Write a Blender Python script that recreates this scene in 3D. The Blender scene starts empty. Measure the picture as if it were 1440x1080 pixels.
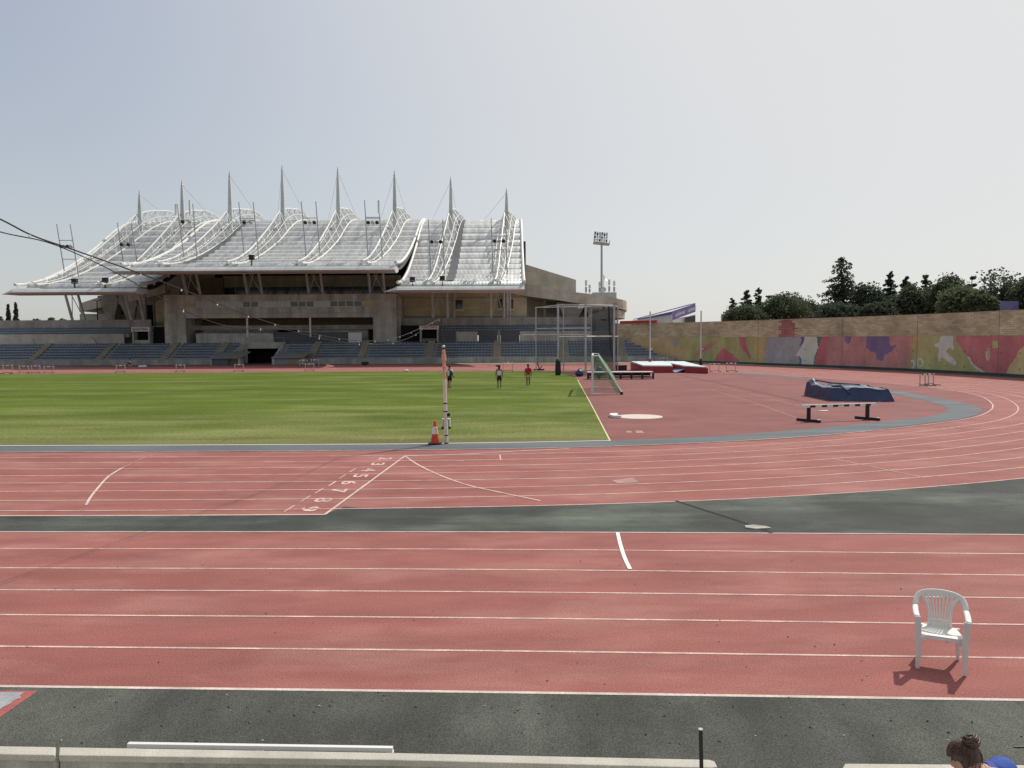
import bpy, math, random
from mathutils import Vector, Matrix, Quaternion
random.seed(7)
R = math.radians
scn = bpy.context.scene
COL = scn.collection

# ------------------------------------------------------------------ camera
F_PX = 1081.0
CAM = Vector((0, 0, 4.0))
PITCH = math.atan(64.0 / F_PX)
ROLL = 0.006
_f = Vector((0, math.cos(PITCH), -math.sin(PITCH)))
_u0 = Vector((0, math.sin(PITCH), math.cos(PITCH)))
_r0 = Vector((1, 0, 0))
_r = _r0 * math.cos(ROLL) - _u0 * math.sin(ROLL)
_u = _r0 * math.sin(ROLL) + _u0 * math.cos(ROLL)

def ray(px, py):
    return _f + _r * ((px - 720) / F_PX) + _u * ((540 - py) / F_PX)

def G(px, py, z=0.0):
    d = ray(px, py)
    t = (z - CAM.z) / d.z
    return CAM + d * t

def W(px, py, Y):
    d = ray(px, py)
    return CAM + d * (Y / d.y)

def proj(p):
    v = Vector(p) - CAM
    w = v.dot(_f)
    return (720 + F_PX * v.dot(_r) / w, 540 - F_PX * v.dot(_u) / w)

cd = bpy.data.cameras.new('camera')
cd.sensor_fit = 'HORIZONTAL'
cd.sensor_width = 36.0
cd.lens = 36.0 * F_PX / 1440.0
cd.clip_start = 0.05
cd.clip_end = 5000
cam = bpy.data.objects.new('camera', cd)
COL.objects.link(cam)
m = Matrix.Identity(4)
for i in range(3):
    m[i][0] = _r[i]; m[i][1] = _u[i]; m[i][2] = -_f[i]; m[i][3] = CAM[i]
cam.matrix_world = m
scn.camera = cam

# ------------------------------------------------------------------ light
SUN_AZ, SUN_EL = R(45), R(47)
S = Vector((math.sin(SUN_AZ) * math.cos(SUN_EL), math.cos(SUN_AZ) * math.cos(SUN_EL), math.sin(SUN_EL)))
world = bpy.data.worlds.new('World')
scn.world = world
world.use_nodes = True
nt = world.node_tree
bg = nt.nodes['Background']
sky = nt.nodes.new('ShaderNodeTexSky')
sky.sky_type = 'NISHITA'
sky.sun_disc = False
sky.sun_elevation = SUN_EL
sky.sun_rotation = SUN_AZ
sky.altitude = 150
sky.air_density = 1.0
sky.dust_density = 1.6
sky.ozone_density = 1.0
# thin bright haze over the whole sky: the clear sky is mixed with a milky tone, warmer towards the horizon
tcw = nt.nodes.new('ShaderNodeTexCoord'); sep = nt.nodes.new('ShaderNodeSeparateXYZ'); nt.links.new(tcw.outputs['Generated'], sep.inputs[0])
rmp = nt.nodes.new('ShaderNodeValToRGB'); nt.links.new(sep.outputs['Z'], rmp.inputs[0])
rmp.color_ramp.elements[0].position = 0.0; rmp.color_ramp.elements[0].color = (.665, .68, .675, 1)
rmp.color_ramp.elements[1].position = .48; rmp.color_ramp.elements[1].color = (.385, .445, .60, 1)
topw = rmp.color_ramp.elements.new(.92); topw.color = (.80, .80, .80, 1)  # unseen zenith brightened as added fill for the shaded faces
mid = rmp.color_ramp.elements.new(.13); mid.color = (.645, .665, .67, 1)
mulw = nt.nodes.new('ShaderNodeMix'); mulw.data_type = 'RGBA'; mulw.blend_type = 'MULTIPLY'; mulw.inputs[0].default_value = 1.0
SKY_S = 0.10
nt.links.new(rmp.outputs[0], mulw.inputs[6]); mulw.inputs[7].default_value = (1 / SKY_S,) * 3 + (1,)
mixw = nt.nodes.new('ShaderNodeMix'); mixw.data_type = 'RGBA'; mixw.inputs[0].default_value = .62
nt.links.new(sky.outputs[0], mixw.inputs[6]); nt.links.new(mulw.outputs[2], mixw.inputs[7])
# the haze is whitest round the sun
dt = nt.nodes.new('ShaderNodeVectorMath'); dt.operation = 'DOT_PRODUCT'; nt.links.new(tcw.outputs['Generated'], dt.inputs[0]); dt.inputs[1].default_value = S[:]
gl = nt.nodes.new('ShaderNodeMapRange'); gl.interpolation_type = 'SMOOTHSTEP'; nt.links.new(dt.outputs['Value'], gl.inputs[0])
gl.inputs['From Min'].default_value = .26; gl.inputs['From Max'].default_value = .95; gl.inputs['To Min'].default_value = 0.0; gl.inputs['To Max'].default_value = .92
mixg = nt.nodes.new('ShaderNodeMix'); mixg.data_type = 'RGBA'; nt.links.new(gl.outputs[0], mixg.inputs[0])
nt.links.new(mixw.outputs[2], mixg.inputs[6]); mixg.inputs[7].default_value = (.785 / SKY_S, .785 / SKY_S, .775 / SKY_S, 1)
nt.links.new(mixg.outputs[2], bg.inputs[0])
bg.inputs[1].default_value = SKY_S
sd = bpy.data.lights.new('sun', 'SUN')
sd.energy = 3.95
sd.angle = R(0.6)
sd.color = (1.0, 0.95, 0.87)
sun = bpy.data.objects.new('sun', sd)
sun.rotation_euler = (-S).to_track_quat('-Z', 'Y').to_euler()
sun.location = (60, 60, 80)
COL.objects.link(sun)
scn.view_settings.view_transform = 'Standard'
scn.view_settings.look = 'None'
scn.view_settings.exposure = 0.0
scn.view_settings.gamma = 1.0
scn.cycles.max_bounces = 6
scn.cycles.transparent_max_bounces = 12

# ------------------------------------------------------------------ materials
def srgb(r, g, b):
    def c(x):
        x /= 255.0
        return x / 12.92 if x <= 0.04045 else ((x + 0.055) / 1.055) ** 2.4
    return (c(r), c(g), c(b), 1)

def mat(name, col, rough=0.7, var=0.12, scale=3.0, stretch=(1, 1, 1), fine=0.0, fscale=60.0, bump=0.0,
        metal=0.0, spec=0.3, col2=None, streak=0.0, streak_scale=(1, 1, 1), alpha=None, blotch=None, ygrad=None):
    """base colour broken by clouds of noise, an optional second colour in patches, fine grain and bump"""
    m = bpy.data.materials.new(name)
    m.use_nodes = True
    n = m.node_tree.nodes; l = m.node_tree.links
    b = n['Principled BSDF']
    b.inputs['Roughness'].default_value = rough
    b.inputs['Metallic'].default_value = metal
    b.inputs['Specular IOR Level'].default_value = spec
    tc = n.new('ShaderNodeTexCoord')
    def noise(sc, st, det=5, rgh=0.6):
        mp = n.new('ShaderNodeMapping'); mp.inputs['Scale'].default_value = st
        l.new(tc.outputs['Object'], mp.inputs[0])
        t = n.new('ShaderNodeTexNoise'); t.inputs['Scale'].default_value = sc
        t.inputs['Detail'].default_value = det; t.inputs['Roughness'].default_value = rgh
        l.new(mp.outputs[0], t.inputs[0])
        return t.outputs['Fac']
    def mult(c, fac, lo, hi):
        mr = n.new('ShaderNodeMapRange')
        mr.inputs['From Min'].default_value = 0.28; mr.inputs['From Max'].default_value = 0.72
        mr.inputs['To Min'].default_value = lo; mr.inputs['To Max'].default_value = hi
        l.new(fac, mr.inputs[0])
        mx = n.new('ShaderNodeMix'); mx.data_type = 'RGBA'; mx.blend_type = 'MULTIPLY'
        mx.inputs[0].default_value = 1.0
        l.new(c, mx.inputs[6]); l.new(mr.outputs[0], mx.inputs[7])
        return mx.outputs[2]
    rgb = n.new('ShaderNodeRGB'); rgb.outputs[0].default_value = tuple(col[:3]) + (1,)
    c = rgb.outputs[0]
    if col2 is not None:
        r2 = n.new('ShaderNodeRGB'); r2.outputs[0].default_value = tuple(col2[:3]) + (1,)
        bs, bst, lo, hi = blotch or (scale, stretch, 0.45, 0.65)
        fa = noise(bs, bst, 6, 0.62)
        if ygrad:   # the second colour gains ground towards small y (worn, paler turf near the track)
            sx = n.new('ShaderNodeSeparateXYZ'); l.new(tc.outputs['Object'], sx.inputs[0])
            gr = n.new('ShaderNodeMapRange'); gr.inputs['From Min'].default_value = ygrad[0]; gr.inputs['From Max'].default_value = ygrad[1]
            gr.inputs['To Min'].default_value = ygrad[2]; gr.inputs['To Max'].default_value = -ygrad[3]
            l.new(sx.outputs['Y'], gr.inputs[0])
            ad = n.new('ShaderNodeMath'); ad.operation = 'ADD'; l.new(fa, ad.inputs[0]); l.new(gr.outputs[0], ad.inputs[1]); fa = ad.outputs[0]
        mr = n.new('ShaderNodeMapRange'); mr.inputs['From Min'].default_value = lo; mr.inputs['From Max'].default_value = hi
        l.new(fa, mr.inputs[0])
        mx = n.new('ShaderNodeMix'); mx.data_type = 'RGBA'
        l.new(mr.outputs[0], mx.inputs[0]); l.new(c, mx.inputs[6]); l.new(r2.outputs[0], mx.inputs[7])
        c = mx.outputs[2]
    if var: c = mult(c, noise(scale, stretch), 1 - var, 1 + var)
    if streak: c = mult(c, noise(1.0, streak_scale, 4), 1 - streak, 1 + streak)
    if fine:
        ff = noise(fscale, (1, 1, 1), 3, 0.7)
        c = mult(c, ff, 1 - fine, 1 + fine)
        if bump:
            bp = n.new('ShaderNodeBump'); bp.inputs['Strength'].default_value = bump; bp.inputs['Distance'].default_value = 0.02
            l.new(ff, bp.inputs['Height']); l.new(bp.outputs[0], b.inputs['Normal'])
    l.new(c, b.inputs['Base Color'])
    if alpha is not None:
        b.inputs['Alpha'].default_value = alpha
    return m

M = {}
M['soil'] = mat('dry_soil', (.30, .24, .17), .95, .25, .05)
M['track'] = mat('red_tartan', (.270, .098, .085), .85, .13, .9, (0.6, 1.3, 1), .36, 46, .5, col2=(.355, .172, .146), blotch=(.55, (.5, 1.3, 1), .47, .78), streak=.13, streak_scale=(.10, .9, 1), spec=.2)
M['tracknear'] = M['track']
M['infield_red'] = mat('dark_red_tartan', (.205, .076, .070), .85, .16, .35, (1, 1, 1), .2, 40, .3, col2=(.25, .105, .095), blotch=(.25, (.5, 1.6, 1), .5, .8), streak=.08, streak_scale=(.1, .8, 1), spec=.2)
M['grass'] = mat('turf', (.090, .124, .016), .95, .24, .25, (.5, 1.2, 1), .48, 8, .6, col2=(.155, .170, .056), blotch=(.30, (.45, 1.0, 1), .40, .70), ygrad=(29, 48, .16, .10), streak=.13, streak_scale=(.015, .14, 1), spec=.1)
M['grass_dry'] = mat('worn_turf', (.15, .15, .055), .95, .25, .5, (.3, 1.3, 1), .35, 9, .5, spec=.1)
M['kerb_strip'] = mat('blue_grey_strip', (.112, .124, .132), .85, .15, .4, (.4, 1.6, 1), .18, 30, .3, col2=(.16, .175, .18), blotch=(.4, (.3, 1.5, 1), .5, .75), spec=.2)
M['dark'] = mat('dark_green_rubber', (.052, .056, .050), .88, .28, .7, (.6, 1.2, 1), .75, 80, .6, col2=(.130, .150, .122), blotch=(.42, (.4, 1.1, 1), .47, .74), streak=.25, streak_scale=(.5, .25, 1), spec=.25)
M['dark2'] = mat('worn_asphalt', (.068, .070, .062), .9, .28, .6, (1, 1, 1), .85, 75, .7, col2=(.118, .126, .104), blotch=(.45, (1, .5, 1), .45, .75), streak=.22, streak_scale=(1.1, .18, 1), spec=.25)
M['line'] = mat('line_paint', (.56, .40, .355), .8, .35, 2.5, (1, 1, 1), .3, 30, .2, spec=.2)
M['linew'] = mat('white_line_paint', (.55, .46, .41), .8, .22, 2.0, (1, 1, 1), .2, 30, .2, spec=.2)
M['linedim'] = mat('faded_line_paint', (.38, .22, .195), .8, .3, 1.2, (1, 1, 1), .3, 30, .2, spec=.2)
M['conc'] = mat('concrete', (.46, .45, .40), .9, .20, .5, (1, 1, 1.5), .16, 9, .3, streak=.32, streak_scale=(.9, .9, .10))
M['concd'] = mat('weathered_shaded_concrete', (.325, .315, .275), .9, .22, .4, (1, 1, 1.5), .12, 9, .3, streak=.25, streak_scale=(.8, .8, .10))
M['concl'] = mat('pale_concrete', (.44, .42, .36), .9, .15, .6, (1, 1, 1.5), .1, 9, .3, streak=.18, streak_scale=(.7, .7, .12))
M['capst'] = mat('sunlit_concrete_cap', (.46, .44, .38), .9, .14, 1.5, (1, 1, 1), .16, 70, .3, streak=.12, streak_scale=(2.5, .5, .5))  # paler than the wall body: sun on the top put into the colour
M['parap'] = mat('stained_parapet_concrete', (.36, .35, .31), .9, .25, 2.2, (1, 1, .5), .18, 60, .4, streak=.3, streak_scale=(5, 1, .4))
M['concw'] = mat('lit_warm_concrete', (.49, .455, .375), .9, .16, .5, (1, 1, 1.5), .12, 9, .3, streak=.2, streak_scale=(.5, .5, .12))  # lighter, warmer concrete copy: sunlit look of the ramps put into the colour
M['tan'] = mat('tan_render', (.56, .485, .31), .9, .15, .5, (1, 1, 1), .1, 6, .2, streak=.15, streak_scale=(.3, .3, 1.8))
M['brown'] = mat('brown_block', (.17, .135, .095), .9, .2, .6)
M['aisle'] = mat('stair_concrete', (.29, .26, .195), .9, .2, .8, (1, 1, 1), .15, 8, .2)
M['seat'] = mat('blue_seat_plastic', (.105, .145, .20), .5, .22, .35, spec=.4, col2=(.13, .17, .21), blotch=(.2, (1, 1, 1), .5, .75))
M['riser'] = mat('riser_concrete', (.30, .32, .31), .9, .2, .8)
M['metal'] = mat('galvanised_steel', (.42, .43, .43), .45, .12, 2.0, metal=.5, spec=.5)
M['fascia'] = mat('grey_fascia_metal', (.50, .52, .51), .5, .12, .5, (.3, 1, 1), metal=.0, spec=.5, streak=.12, streak_scale=(1.2, .3, .3))
M['white'] = mat('white_painted_steel', (.66, .66, .63), .5, .07, 1.0, spec=.4)
M['roof'] = mat('pale_roof_sheet', (.52, .525, .51), .36, .10, .45, (1, .4, .4), metal=.45, spec=.6, streak=.26, streak_scale=(1.1, .10, .10), fine=.14, fscale=5)
def add_ribs(m, period, strength):
    n = m.node_tree.nodes; l = m.node_tree.links
    tc = n.new('ShaderNodeTexCoord'); wv = n.new('ShaderNodeTexWave'); wv.wave_type = 'BANDS'; wv.bands_direction = 'X'
    wv.inputs['Scale'].default_value = 6.2832 / period / 20 * 1.0; l.new(tc.outputs['Object'], wv.inputs[0])
    bp = n.new('ShaderNodeBump'); bp.inputs['Strength'].default_value = strength; bp.inputs['Distance'].default_value = .08
    l.new(wv.outputs['Fac'], bp.inputs['Height']); l.new(bp.outputs[0], n['Principled BSDF'].inputs['Normal'])
add_ribs(M['roof'], .22, .5)
M['roofdark'] = mat('dark_roof_strip', (.10, .105, .11), .6, .15, .5)
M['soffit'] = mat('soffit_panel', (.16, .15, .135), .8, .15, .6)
M['black'] = mat('black_paint', (.012, .012, .013), .5, .1, 3.0, spec=.4)
M['void'] = mat('dark_interior', (.018, .017, .017), .9, .2, 1.0, spec=.1)  # near-black colour stands in for shade inside openings and the upper tier
M['glassd'] = mat('dark_window_glass', (.03, .035, .04), .12, .2, .4, spec=.6)
M['glassl'] = mat('blind_behind_glass', (.42, .44, .44), .25, .10, 1.0, spec=.6)
M['shutter'] = mat('grey_roller_shutter', (.085, .095, .105), .55, .1, .6, (1, 1, 8), spec=.4)
M['whitep'] = mat('white_plastic', (.74, .72, .67), .42, .05, 6.0, spec=.45)
M['redp'] = mat('red_paint', (.42, .03, .035), .55, .12, 2.0, spec=.4)
M['orange'] = mat('orange_plastic', (.66, .055, .04), .5, .1, 6.0, spec=.4)
M['cream'] = mat('cream_pole_paint', (.68, .60, .54), .6, .12, 3.0)
M['peach'] = mat('peach_pole_paint', (.66, .34, .22), .6, .12, 3.0)
M['bluemat'] = mat('blue_tarpaulin', (.020, .040, .105), .32, .2, 2.2, spec=.55, fine=.2, fscale=6, bump=.5)
M['tealtop'] = mat('creased_tarpaulin_top', (.075, .105, .15), .30, .3, 1.8, spec=.5, fine=.2, fscale=6, bump=.4)  # paler copy of the tarpaulin: light on its top put into the colour
M['whitemat'] = mat('white_vinyl', (.62, .68, .68), .45, .15, 1.5, spec=.4, fine=.1, fscale=5, bump=.3)
M['bluevinyl'] = mat('light_blue_vinyl', (.22, .36, .50), .45, .15, 1.5, spec=.4)
M['redvinyl'] = mat('red_vinyl', (.30, .035, .045), .45, .2, 1.2, spec=.4, fine=.15, fscale=5, bump=.3)
M['bark'] = mat('bark', (.10, .075, .055), .95, .3, 4.0, (1, 1, .3))
M['leafd'] = mat('dark_conifer_leaf', (.072, .090, .062), .8, .35, 1.2, spec=.15)
M['leafm'] = mat('green_leaf', (.098, .122, .070), .8, .35, 1.0, spec=.15)
M['leafl'] = mat('olive_leaf', (.125, .148, .078), .8, .35, 1.0, spec=.15)
for k in ('leafd', 'leafm', 'leafl'):     # leaves let some light through
    n_ = M[k].node_tree.nodes; l_ = M[k].node_tree.links; b_ = n_['Principled BSDF']
    tr_ = n_.new('ShaderNodeBsdfTranslucent'); mx_ = n_.new('ShaderNodeMixShader'); mx_.inputs[0].default_value = .42
    l_.new(b_.inputs['Base Color'].links[0].from_socket, tr_.inputs[0]); out_ = n_['Material Output']
    l_.new(b_.outputs[0], mx_.inputs[1]); l_.new(tr_.outputs[0], mx_.inputs[2]); l_.new(mx_.outputs[0], out_.inputs[0])
M['purple'] = mat('purple_banner', (.24, .18, .45), .6, .06, .3)  # lighter copy of the deep purple: the lit banner face put into colour
M['purpled'] = mat('deep_purple_banner', (.095, .075, .24), .6, .06, .3)
M['skin'] = mat('skin', (.42, .24, .165), .55, .08, 12.0, spec=.35)
M['skind'] = mat('tanned_skin', (.26, .14, .09), .55, .08, 12.0, spec=.35)
M['hair'] = mat('dark_hair', (.018, .013, .010), .6, .3, 40.0)
M['hairb'] = mat('brown_hair', (.062, .030, .018), .45, .45, 9.0, (6, 1, 6), spec=.5, fine=.45, fscale=120, bump=.2)
M['shirtw'] = mat('white_cotton', (.66, .67, .71), .85, .08, 6.0)
M['shirtr'] = mat('red_cotton', (.40, .018, .026), .85, .1, 6.0)
M['shirtb'] = mat('royal_blue_cotton', (.035, .075, .30), .85, .15, 8.0, fine=.15, fscale=40, bump=.3)
M['shorts'] = mat('black_cotton', (.018, .018, .022), .85, .1, 6.0)
M['khaki'] = mat('khaki_cotton', (.44, .38, .29), .85, .1, 6.0)
M['pinkish'] = mat('bleached_circle_concrete', (.58, .50, .44), .85, .12, 1.5)
M['gnet'] = mat('green_net', (.17, .38, .21), .8, .2, 4.0, alpha=.36)
M['dnet'] = mat('dark_net', (.045, .05, .055), .8, .2, 2.0, alpha=.52)
M['lnet'] = mat('grey_net', (.10, .105, .11), .8, .2, 2.0, alpha=.30)
M['mower'] = mat('dark_green_paint', (.02, .045, .035), .5, .2, 2.0)
M['rust'] = mat('rusty_sheet', (.23, .25, .24), .7, .15, .6, col2=(.27, .15, .06), blotch=(.35, (1, 1, 1), .5, .62))
M['hedge'] = M['leafm']

# ------------------------------------------------------------------ mesh builder
def V(*a): return Vector(a)

class MB:
    def __init__(s): s.v = []; s.f = []; s.m = []
    def add(s, vs, fs, mi=0):
        o = len(s.v)
        s.v += [Vector(q) for q in vs]
        s.f += [tuple(i + o for i in f) for f in fs]
        s.m += [mi] * len(fs)
        return s
    def poly(s, pts, mi=0): return s.add(pts, [tuple(range(len(pts)))], mi)
    def box(s, x0, x1, y0, y1, z0, z1, mi=0):
        vs = [(x, y, z) for z in (z0, z1) for y in (y0, y1) for x in (x0, x1)]
        return s.add(vs, [(0, 2, 3, 1), (4, 5, 7, 6), (0, 1, 5, 4), (2, 6, 7, 3), (0, 4, 6, 2), (1, 3, 7, 5)], mi)
    def hexa(s, b, t, mi=0):
        """b, t: four bottom and four top points, same order round"""
        return s.add(list(b) + list(t), [(3, 2, 1, 0), (4, 5, 6, 7), (0, 1, 5, 4), (1, 2, 6, 5), (2, 3, 7, 6), (3, 0, 4, 7)], mi)
    def prism(s, pts, z0, z1, mi=0):
        n = len(pts)
        vs = [(p[0], p[1], z0) for p in pts] + [(p[0], p[1], z1) for p in pts]
        fs = [tuple(range(n - 1, -1, -1)), tuple(range(n, 2 * n))] + [(i, (i + 1) % n, n + (i + 1) % n, n + i) for i in range(n)]
        return s.add(vs, fs, mi)
    def slab(s, pts, off, mi=0):
        """flat polygon pushed out by a vector"""
        n = len(pts); off = Vector(off)
        vs = [Vector(p) for p in pts] + [Vector(p) + off for p in pts]
        fs = [tuple(range(n - 1, -1, -1)), tuple(range(n, 2 * n))] + [(i, (i + 1) % n, n + (i + 1) % n, n + i) for i in range(n)]
        return s.add(vs, fs, mi)
    def tube(s, p, q, r, r2=None, n=6, mi=0):
        return s.path([p, q], [r, r if r2 is None else r2], n, mi)
    def path(s, pts, r, n=6, mi=0, flat=None, up=None):
        pts = [Vector(p) for p in pts]
        k = len(pts)
        rs = r if isinstance(r, (list, tuple)) else [r] * k
        vs = []; fs = []
        ref = Vector(up) if up else None
        for i, p in enumerate(pts):
            d = (pts[min(i + 1, k - 1)] - pts[max(i - 1, 0)])
            if d.length < 1e-9: d = Vector((0, 0, 1))
            d.normalize()
            a = ref if ref is not None and abs(ref.dot(d)) < .98 else (Vector((0, 0, 1)) if abs(d.z) < .9 else Vector((1, 0, 0)))
            x = d.cross(a).normalized(); y = x.cross(d).normalized()
            for j in range(n):
                t = 2 * math.pi * (j + .5) / n
                fx = flat if flat else 1.0
                vs.append(p + x * (math.cos(t) * rs[i]) + y * (math.sin(t) * rs[i] * fx))
        for i in range(k - 1):
            for j in range(n):
                fs.append((i * n + j, i * n + (j + 1) % n, (i + 1) * n + (j + 1) % n, (i + 1) * n + j))
        fs.append(tuple(range(n - 1, -1, -1))); fs.append(tuple((k - 1) * n + j for j in range(n)))
        return s.add(vs, fs, mi)
    def bar(s, p, q, w, h, mi=0, up=(0, 0, 1), w2=None, h2=None):
        p = Vector(p); q = Vector(q); d = (q - p).normalized(); up = Vector(up)
        if abs(d.dot(up)) > .98: up = Vector((0, 1, 0))
        x = d.cross(up).normalized(); y = x.cross(d).normalized()
        w2 = w if w2 is None else w2; h2 = h if h2 is None else h2
        def ring(c, w, h): return [c + x * (a * w / 2) + y * (b * h / 2) for a, b in ((-1, -1), (1, -1), (1, 1), (-1, 1))]
        return s.hexa(ring(p, w, h), ring(q, w2, h2), mi)
    def lathe(s, c, prof, n=16, mi=0):
        c = Vector(c); vs = []; fs = []; k = len(prof)
        for r, z in prof:
            for j in range(n):
                t = 2 * math.pi * j / n
                vs.append(c + Vector((r * math.cos(t), r * math.sin(t), z)))
        for i in range(k - 1):
            for j in range(n):
                fs.append((i * n + j, i * n + (j + 1) % n, (i + 1) * n + (j + 1) % n, (i + 1) * n + j))
        fs.append(tuple(range(n - 1, -1, -1))); fs.append(tuple((k - 1) * n + j for j in range(n)))
        return s.add(vs, fs, mi)
    def ball(s, c, rx, ry=None, rz=None, nu=12, nv=8, mi=0, fn=None):
        c = Vector(c); ry = ry or rx; rz = rz or rx
        vs = []; fs = []
        for i in range(nv + 1):
            a = math.pi * i / nv
            for j in range(nu):
                t = 2 * math.pi * j / nu
                d = Vector((math.sin(a) * math.cos(t), math.sin(a) * math.sin(t), math.cos(a)))
                k = fn(d) if fn else 1.0
                vs.append(c + Vector((d.x * rx, d.y * ry, d.z * rz)) * k)
        for i in range(nv):
            for j in range(nu):
                fs.append((i * nu + j, (i + 1) * nu + j, (i + 1) * nu + (j + 1) % nu, i * nu + (j + 1) % nu))
        return s.add(vs, fs, mi)
    def grid(s, rows, mi=0):
        k = len(rows); n = len(rows[0]); vs = [p for r in rows for p in r]
        fs = [(i * n + j, i * n + j + 1, (i + 1) * n + j + 1, (i + 1) * n + j) for i in range(k - 1) for j in range(n - 1)]
        return s.add(vs, fs, mi)
    def xf(s, mtx):
        s.v = [mtx @ q for q in s.v]; return s
    def build(s, name, mats, parent=None, loc=None, smooth=False, bevel=0.0):
        """ONE mesh object; the builder's points are scene points, the origin goes to the parent's or to loc"""
        if parent is not None:
            o0 = Vector((0, 0, 0)); p = parent
            while p is not None: o0 += p.location; p = p.parent
        else:
            o0 = Vector(loc) if loc is not None else Vector((sum(q.x for q in s.v) / len(s.v), sum(q.y for q in s.v) / len(s.v), min(q.z for q in s.v)))
        me = bpy.data.meshes.new(name)
        me.from_pydata([q - o0 for q in s.v], [], s.f)
        if not isinstance(mats, (list, tuple)): mats = [mats]
        for mm in mats: me.materials.append(mm)
        if len(mats) > 1: me.polygons.foreach_set('material_index', s.m)
        if smooth: me.polygons.foreach_set('use_smooth', [True] * len(me.polygons))
        me.update()
        o = bpy.data.objects.new(name, me)
        COL.objects.link(o)
        if parent is not None: o.parent = parent
        else: o.location = o0
        if bevel:
            bv = o.modifiers.new('bevel', 'BEVEL'); bv.width = bevel; bv.segments = 2; bv.limit_method = 'ANGLE'
        return o

def tag(o, label, cat, group=None, kind=None):
    if label: o['label'] = label
    if cat: o['category'] = cat
    if group: o['group'] = group
    if kind: o['kind'] = kind
    return o

def T(name, label, cat, loc=(0, 0, 0), rz=0.0, group=None):
    o = bpy.data.objects.new(name, None)
    o.empty_display_size = .2
    COL.objects.link(o)
    o.location = loc; o.rotation_euler = (0, 0, rz)
    return tag(o, label, cat, group)

def structure(o): o['kind'] = 'structure'; return o

def dup(root, loc, rz=None, label=None, group=None, scale=None):
    r = root.copy(); COL.objects.link(r); r.location = loc
    if rz is not None: r.rotation_euler = (0, 0, rz)
    if label: r['label'] = label
    if group: r['group'] = group
    if scale: r.scale = scale
    for ch in list(root.children):
        c = ch.copy(); COL.objects.link(c); c.parent = r
        for g in list(ch.children):
            d = g.copy(); COL.objects.link(d); d.parent = c
    return r

def text_verts(s, size=1.0):
    cu = bpy.data.curves.new('lettering', 'FONT'); cu.body = s; cu.size = size; cu.offset = .022
    cu.align_x = 'CENTER'; cu.align_y = 'CENTER'
    ob = bpy.data.objects.new('lettering', cu); COL.objects.link(ob)
    dg = bpy.context.evaluated_depsgraph_get()
    me = bpy.data.meshes.new_from_object(ob.evaluated_get(dg))
    vs = [v.co.copy() for v in me.vertices]; fs = [tuple(p.vertices) for p in me.polygons]
    bpy.data.objects.remove(ob); bpy.data.curves.remove(cu); bpy.data.meshes.remove(me)
    return vs, fs

def text_on(mb, s, o, ex, ey, size, mi=0, wscale=1.0, fit=None):
    """letters laid on a plane: o centre, ex reading direction, ey up"""
    vs, fs = text_verts(s, 1.0)
    w = max(v.x for v in vs) - min(v.x for v in vs); h = max(v.y for v in vs) - min(v.y for v in vs)
    cx = (max(v.x for v in vs) + min(v.x for v in vs)) / 2; cy = (max(v.y for v in vs) + min(v.y for v in vs)) / 2
    if fit: sx, sy = fit[0] / w, fit[1] / h
    else: sx, sy = size * wscale, size
    o = Vector(o); ex = Vector(ex); ey = Vector(ey)
    mb.add([o + ex * ((v.x - cx) * sx) + ey * ((v.y - cy) * sy) for v in vs], fs, mi)

def catmull(pts, n=8, closed=False):
    # centripetal, so uneven spacing never loops back
    out = []; k = len(pts)
    for i in range(k - 1):
        p1 = pts[i]; p2 = pts[i + 1]
        p0 = pts[i - 1] if i else p1 - (p2 - p1); p3 = pts[i + 2] if i + 2 < k else p2 + (p2 - p1)
        t0 = 0.0; t1 = t0 + max((p1 - p0).length, 1e-5) ** .5; t2 = t1 + max((p2 - p1).length, 1e-5) ** .5; t3 = t2 + max((p3 - p2).length, 1e-5) ** .5
        for j in range(n):
            t = t1 + (t2 - t1) * j / n
            a1 = p0 * ((t1 - t) / (t1 - t0)) + p1 * ((t - t0) / (t1 - t0)); a2 = p1 * ((t2 - t) / (t2 - t1)) + p2 * ((t - t1) / (t2 - t1)); a3 = p2 * ((t3 - t) / (t3 - t2)) + p3 * ((t - t2) / (t3 - t2))
            b1 = a1 * ((t2 - t) / (t2 - t0)) + a2 * ((t - t0) / (t2 - t0)); b2 = a2 * ((t3 - t) / (t3 - t1)) + a3 * ((t - t1) / (t3 - t1))
            out.append(b1 * ((t2 - t) / (t2 - t1)) + b2 * ((t - t1) / (t2 - t1)))
    out.append(pts[-1].copy())
    return out

def interp(tbl, x):
    if x <= tbl[0][0]: return tbl[0][1]
    for (a, b), (c, d) in zip(tbl, tbl[1:]):
        if x <= c: return b + (d - b) * (x - a) / (c - a)
    return tbl[-1][1]
# ================================================================== THE SETTING
def sheet(name, pts, z, m):
    mb = MB(); mb.poly([(p[0], p[1], z) for p in pts])
    return structure(mb.build(name, m, loc=(0, 0, 0)))

sheet('ground', [(-1500, -300), (1500, -300), (1500, 2500), (-1500, 2500)], -0.05, M['soil'])
sheet('running_track', [(-190, 4), (70, 4), (70, 150), (-190, 150)], 0.0, M['track'])

def ext(a, b, t):  # point past b on line ab
    return b + (b - a) * t

# inner edge of lane 1, all round the near bend
INN_PX = [(0, 636.5), (200, 635.6), (400, 634.6), (600, 633), (740, 631), (860, 628), (1000, 622.3), (1122, 615), (1200, 608.5), (1290, 599),
          (1362, 589), (1392, 578), (1394, 567), (1370, 555), (1320, 546.5), (1240, 538.5), (1150, 531.5), (1061, 526), (980, 522.5), (880, 520.5)]
INN = [G(*p) for p in INN_PX]
INN.insert(0, ext(INN[2], INN[0], 6))
far_l = G(0, 524.2); far_l2 = G(700, 520.5)
INN += [far_l2, far_l, ext(far_l2, far_l, 1.2)]
INNC = catmull(INN, 8)

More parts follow.
